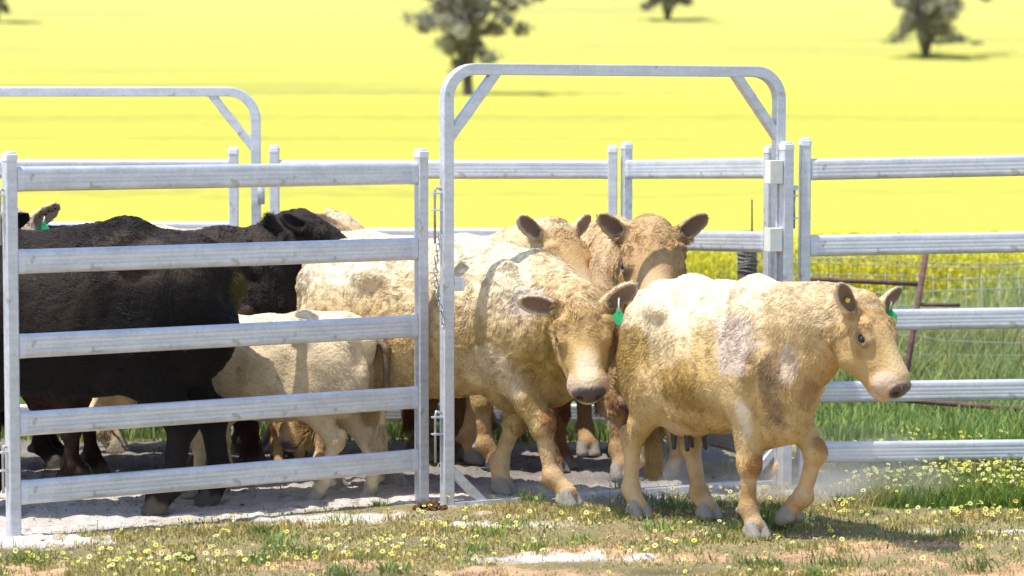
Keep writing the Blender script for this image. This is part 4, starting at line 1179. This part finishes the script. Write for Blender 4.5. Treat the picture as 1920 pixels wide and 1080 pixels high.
# the big black cow
an('cow', 'large black cow at the left behind the front panel, hip and hind legs nearest', (-2.25, 13.27, 0), 188, 1.155, 'black', .011, .95, .95, 1.0,
   poll=(1.1, 0, 1.1), yaw=0, pitch=50, curl=.3, legw=1.22, hwid=.0015, legs={'HL': dict(a=(34, -34, 8, 38)), 'HR': dict(a=(8, -36, -8, 25)), 'FL': dict(a=(5, 0, 30)), 'FR': dict(a=(-8, -10, 25))},
   drop=.06, swl=.62, tail=[(-.74, 0, 1.05), (-.84, -.05, 1.02), (-.94, -.12, 1.13), (-.97, -.16, 1.18), (-.93, -.18, 1.22)],
   patches=(((-.34, .2, 1.10), (.22, .16, .10), (.055, .040, .030), .7), ((.05, .25, .95), (.3, .2, .2), (.035, .025, .018), .6), ((-.76, .11, .93), (.05, .06, .09), (.10, .085, .015), .5), ((-.52, .27, .74), (.016, .05, .014), (.55, .46, .04), .9), ((-.6, -.1, .62), (.06, .12, .04), (.20, .17, .02), .6)),
   hairs=90000, hlen=.6, ridge=.001, seed=6, group=HERD, earL=(10, 20))
# black cow looking right
an('cow', 'black cow behind the big one with its head raised in profile to the right', (-1.97, 15.0, 0), 4, 1.10, 'sooty', .012, 1.0, .95, 1.0,
   poll=(.73, -.02, 1.28), yaw=-4, pitch=28, hs=1.0, curl=.7, legs={}, hairs=45000, hlen=.6, seed=7, group=HERD, earR=(2, 45), earL=(-5, 60))
# cream head behind it
an('cow', 'cream cow whose pale poll shows just behind the black cow looking right', (-1.76, 15.7, 0), 5, 1.07, 'white', .014, 1.0, .95, 1.0,
   poll=(.72, 0, 1.28), yaw=-10, pitch=38, curl=.8, legs={}, hairs=22000, seed=8, group=HERD, earR=(-5, 60), earL=(0, 60))
# cow looking right and down
an('cow', 'cream cow behind the neck of the large curly cow, ears up and one eye showing', (-.56, 15.15, 0), -22, 1.06, 'cream', .011, .95, .95, 1.0,
   poll=(.80, .06, 1.285), yaw=-26, pitch=46, hs=1.04, curl=.6, earL=(14, 30), earR=(24, 25), legs={'FR': dict(a=(12, 5, 30)), 'FL': dict(a=(-12, -12, 20))},
   patches=(((1.1, -.1, 1.0), (.16, .2, .14), (.24, .16, .10), .5),), hairs=55000, hlen=.65, seed=9, group=HERD)
# cow facing the camera
an('cow', 'tan cow facing the camera between the two cream cows, both ears out', (.63, 14.98, 0), -82, 1.12, 'tan', .0105, .9, .82, 1.0,
   poll=(.72, .0, 1.245), yaw=-6, pitch=40, hs=1.14, es=.86, curl=.8, earL=(40, 12), earR=(40, 12), legs={'FR': dict(a=(6, 4, 25)), 'FL': dict(a=(-6, -8, 20))},
   patches=(((.55, 0, .75), (.2, .3, .3), (.22, .09, .035), .8),), hairs=65000, hlen=.7, seed=10, group=HERD)
# calf behind the leading cow
an('calf', 'cream calf whose legs show behind the belly of the leading cow', (1.10, 14.42, 0), 168, .80, 'cream', .013, .95, .85, .95,
   poll=(.75, -.30, .85), yaw=-70, pitch=60, curl=.4, legs={'FR': dict(a=(-10, -14, 20)), 'FL': dict(a=(18, 8, 35)), 'HL': dict(a=(30, -30, 10, 40))}, tail=[(-.76, 0, 1.12), (-.82, 0, 1.0), (-.80, .1, .85), (-.72, .18, .75), (-.66, .2, .7)], swl=.4, hairs=20000, seed=11, group=HERD, cat='calf')
an('cow', 'reddish cow standing in the shade behind the cream cow in the gateway', (-.05, 15.05, 0), -35, .86, 'red', .014, .95, .9, 1.0,
   poll=(.9, .0, .9), yaw=-30, pitch=60, curl=.4, legs={'FR': dict(a=(10, 6, 25)), 'HL': dict(a=(30, -30, 10, 40))}, hairs=20000, seed=12, group=HERD)
# left edge of the yard
an('cow', 'cream cow at the far left, only poll and ear above the black hips', (-3.50, 15.0, 0), -15, 1.16, 'white', .014, .95, .9, 1.0,
   poll=(.62, .0, 1.22), yaw=-40, pitch=45, curl=.6, hs=1.0, earL=(42, 10), earR=(20, 10), tags=(('L', 'green'),), legs={}, hairs=22000, seed=13, group=HERD)
an('cow', 'black cow at the left edge of the picture with one ear showing beside the post', (-3.79, 14.2, 0), -5, 1.15, 'black', .014, .95, .9, 1.0,
   poll=(.80, .0, 1.24), yaw=-55, pitch=50, curl=.6, earL=(30, 5), legs={}, hairs=15000, seed=14, group=HERD)
an('calf', 'dark brown calf in the shade beyond the legs of the big black cow', (-2.05, 14.25, 0), 185, .82, 'brown', .013, .95, .9, 1.0,
   poll=(.9, 0, .85), yaw=0, pitch=60, curl=.4, legs={'HL': dict(a=(30, -28, 14, 30)), 'HR': dict(a=(0, -44, -14, 20))}, hairs=15000, seed=15, group=HERD, cat='calf')
an('calf', 'small cream calf facing the camera low behind the calf at the front panel', (-1.28, 15.15, 0), -84, .60, 'tan', .014, .95, .85, 1.0,
   poll=(.90, 0, .80), yaw=0, pitch=55, hs=1.15, curl=.4, legs={}, hairs=15000, seed=16, group=HERD, cat='calf')

# deeper in the yard: only bellies and legs show under the others
an('cow', 'tan cow at the back, only its legs showing between calf and gateway post', (-.95, 15.75, 0), 176, 1.0, 'tan', .015, .95, .95, 1.0,
   poll=(.9, 0, .95), yaw=0, pitch=60, curl=.4, legs={'HL': dict(a=(30, -30, 12, 35)), 'FR': dict(a=(12, 4, 28))}, hairs=12000, seed=17, group=HERD)
an('cow', 'dark brown cow whose legs show behind the legs of the big black cow', (-2.75, 14.35, 0), 8, .95, 'brown', .015, .95, .9, 1.0,
   poll=(.85, 0, .9), yaw=20, pitch=60, curl=.4, legs={'FL': dict(a=(16, 6, 28)), 'HR': dict(a=(30, -30, 12, 35))}, hairs=12000, seed=18, group=HERD)
an('cow', 'shaded tan cow whose legs show under the face of the large curly cow', (.10, 15.75, 0), 160, 1.0, 'tan', .015, .95, .95, 1.0,
   poll=(.9, 0, .9), yaw=0, pitch=60, curl=.4, legs={'HL': dict(a=(10, -36, -6, 25)), 'FR': dict(a=(-8, -10, 20))}, hairs=12000, seed=19, group=HERD)

# ------------------------------------------------------------------ gum trees on the hillside
def gum(px, py, Y, h, spread, seed, label, nlimb=6, low=.3, leafy=1.0):
    g = np.random.default_rng(seed)
    b = W(px, py, Y); z0 = float(hill(Y))
    root = empty('gum_tree', (b.x, Y, z0)); tag(root, label, 'tree', 'gum trees scattered over the canola hillside')
    m = MB(); ends = []
    m.tube([(0, 0, 0), (.05, 0, h * .08), (.0, .05, h * low * .6)], [h * .035, h * .028, h * .022], 10)
    for i in range(nlimb):
        a = 2 * math.pi * (i + g.uniform(-.3, .3)) / nlimb
        o = spread * g.uniform(.35, .95)
        p0 = Vector((0, 0, h * low * g.uniform(.2, .6))); p3 = Vector((math.cos(a) * o, math.sin(a) * o, h * g.uniform(.55, .95)))
        p1 = p0 + Vector((math.cos(a) * o * .25, math.sin(a) * o * .25, h * .2)); p2 = (p1 + p3) / 2 + Vector(g.normal(0, .05 * h, 3))
        m.tube([p0, p1, p2, p3], [h * .018, h * .014, h * .009, h * .004], 8)
        ends += [p1 * .4 + p2 * .6, p2, (p2 + p3) / 2, p3]
        for j in range(5):
            s = p1 + (p3 - p1) * g.uniform(.0, 1.0)
            e = s + Vector((g.normal(0, .35), g.normal(0, .35), g.uniform(-.45, .35))) * spread
            m.tube([s, (s + e) / 2 + Vector((0, 0, .06 * h)), e], [h * .007, h * .005, h * .002], 6)
            ends += [e, (s * .4 + e * .6)]
    m.build('trunk', BARK, root, True)
    ctr = np.array([tuple(e) for e in ends])
    V = []; cols = []
    for c in ctr:
        r = spread * g.uniform(.08, .17); nl = int(190 * leafy * g.uniform(.5, 1.4))
        d = g.normal(0, .5, (nl, 3)) * [1, 1, .75] * r
        P = c + d; P[:, 2] = np.maximum(P[:, 2], h * .20)
        s = g.uniform(.05, .12, (nl, 1)) * h / 9
        u = g.normal(size=(nl, 3)); u /= np.linalg.norm(u, axis=1)[:, None]
        v = np.cross(u, g.normal(size=(nl, 3))); v /= np.linalg.norm(v, axis=1)[:, None]
        V.append(np.stack([P - u * s * 1.6, P + v * s * .7, P + u * s * 1.6, P - v * s * .7], 1))
        tone = g.uniform(.65, 1.25)
        cc = np.array([.29, .29, .215]) * tone * g.uniform(.7, 1.3, (nl, 1)) + np.array([.012, 0, .006])
        cols.append(np.repeat(cc[:, None], 4, 1))
    V = np.concatenate(V).reshape(-1, 3); cols = np.concatenate(cols).reshape(-1, 3)
    np_mesh('crown', V, np.arange(len(V)).reshape(-1, 4), None, LEAF, root, False, cols)
gum(876, 194, 149, 10.4, 3.1, 21, 'open gum tree with several stems, directly above the left end of the gateway arch', 9, .38, .6)
gum(1735, 130, 200, 10, 4.6, 22, 'dense gum tree in the canola at the upper right', 9, .32, .8)
gum(1250, 66, 250, 9.0, 3.4, 23, 'small distant gum tree cut by the top edge of the picture, right of the middle', 7, .22, 1.3)
gum(-6, 78, 246, 9.0, 2.6, 24, 'distant gum tree at the upper left corner of the picture', 6, .22, 1.3)

# ------------------------------------------------------------------ dust kicked up by the hooves
def dust(name, c, r, dens, seed, label):
    m = bpy.data.materials.new('dust_air'); m.use_nodes = True
    N, L = m.node_tree.nodes, m.node_tree.links
    N.remove(N['Principled BSDF'])
    pv = N.new('ShaderNodeVolumePrincipled'); pv.inputs['Color'].default_value = (.90, .87, .82, 1)
    tc = N.new('ShaderNodeTexCoord')
    ln_ = N.new('ShaderNodeVectorMath'); ln_.operation = 'LENGTH'; L.new(tc.outputs['Object'], ln_.inputs[0])
    mr = N.new('ShaderNodeMapRange'); mr.interpolation_type = 'SMOOTHSTEP'; mr.inputs[1].default_value = 1; mr.inputs[2].default_value = .15
    L.new(ln_.outputs['Value'], mr.inputs[0])
    nz = N.new('ShaderNodeTexNoise'); nz.inputs['Scale'].default_value = 1.9; nz.inputs['Detail'].default_value = 3
    mp = N.new('ShaderNodeMapping'); mp.inputs['Location'].default_value = (seed, 0, 0); L.new(tc.outputs['Object'], mp.inputs[0]); L.new(mp.outputs[0], nz.inputs['Vector'])
    m2 = N.new('ShaderNodeMapRange'); m2.inputs[1].default_value = .38; m2.inputs[2].default_value = .68; m2.inputs[4].default_value = dens
    L.new(nz.outputs[0], m2.inputs[0])
    mu = N.new('ShaderNodeMath'); mu.operation = 'MULTIPLY'; L.new(mr.outputs[0], mu.inputs[0]); L.new(m2.outputs[0], mu.inputs[1])
    L.new(mu.outputs[0], pv.inputs['Density']); L.new(pv.outputs[0], N['Material Output'].inputs['Volume'])
    VV, FF = [], []
    nu, nv = 24, 12
    for j in range(nv + 1):
        for i in range(nu):
            t, p = math.pi * j / nv, 2 * math.pi * i / nu
            VV.append((math.sin(t) * math.cos(p), math.sin(t) * math.sin(p), math.cos(t)))
    for j in range(nv):
        for i in range(nu): FF.append((j * nu + i, (j + 1) * nu + i, (j + 1) * nu + (i + 1) % nu, j * nu + (i + 1) % nu))
    b = MB(); b.add(VV, FF); o = b.build(name, m, None, True)
    o.location = c; o.scale = r
    tag(o, label, 'dust', None, 'stuff')
dust('dust', (1.72, 13.75, .10), (.75, .55, .33), 3.2, 3, 'pale dust drifting right of the leading cow by the gate foot')
dust('dust', (.75, 13.55, .06), (.75, .35, .25), 2.2, 8, 'pale dust low around the hind hooves of the leading cow')
dust('dust', (-1.15, 13.62, .05), (.7, .3, .22), 1.6, 15, 'pale dust low behind the bottom rail at the hooves of the calf')
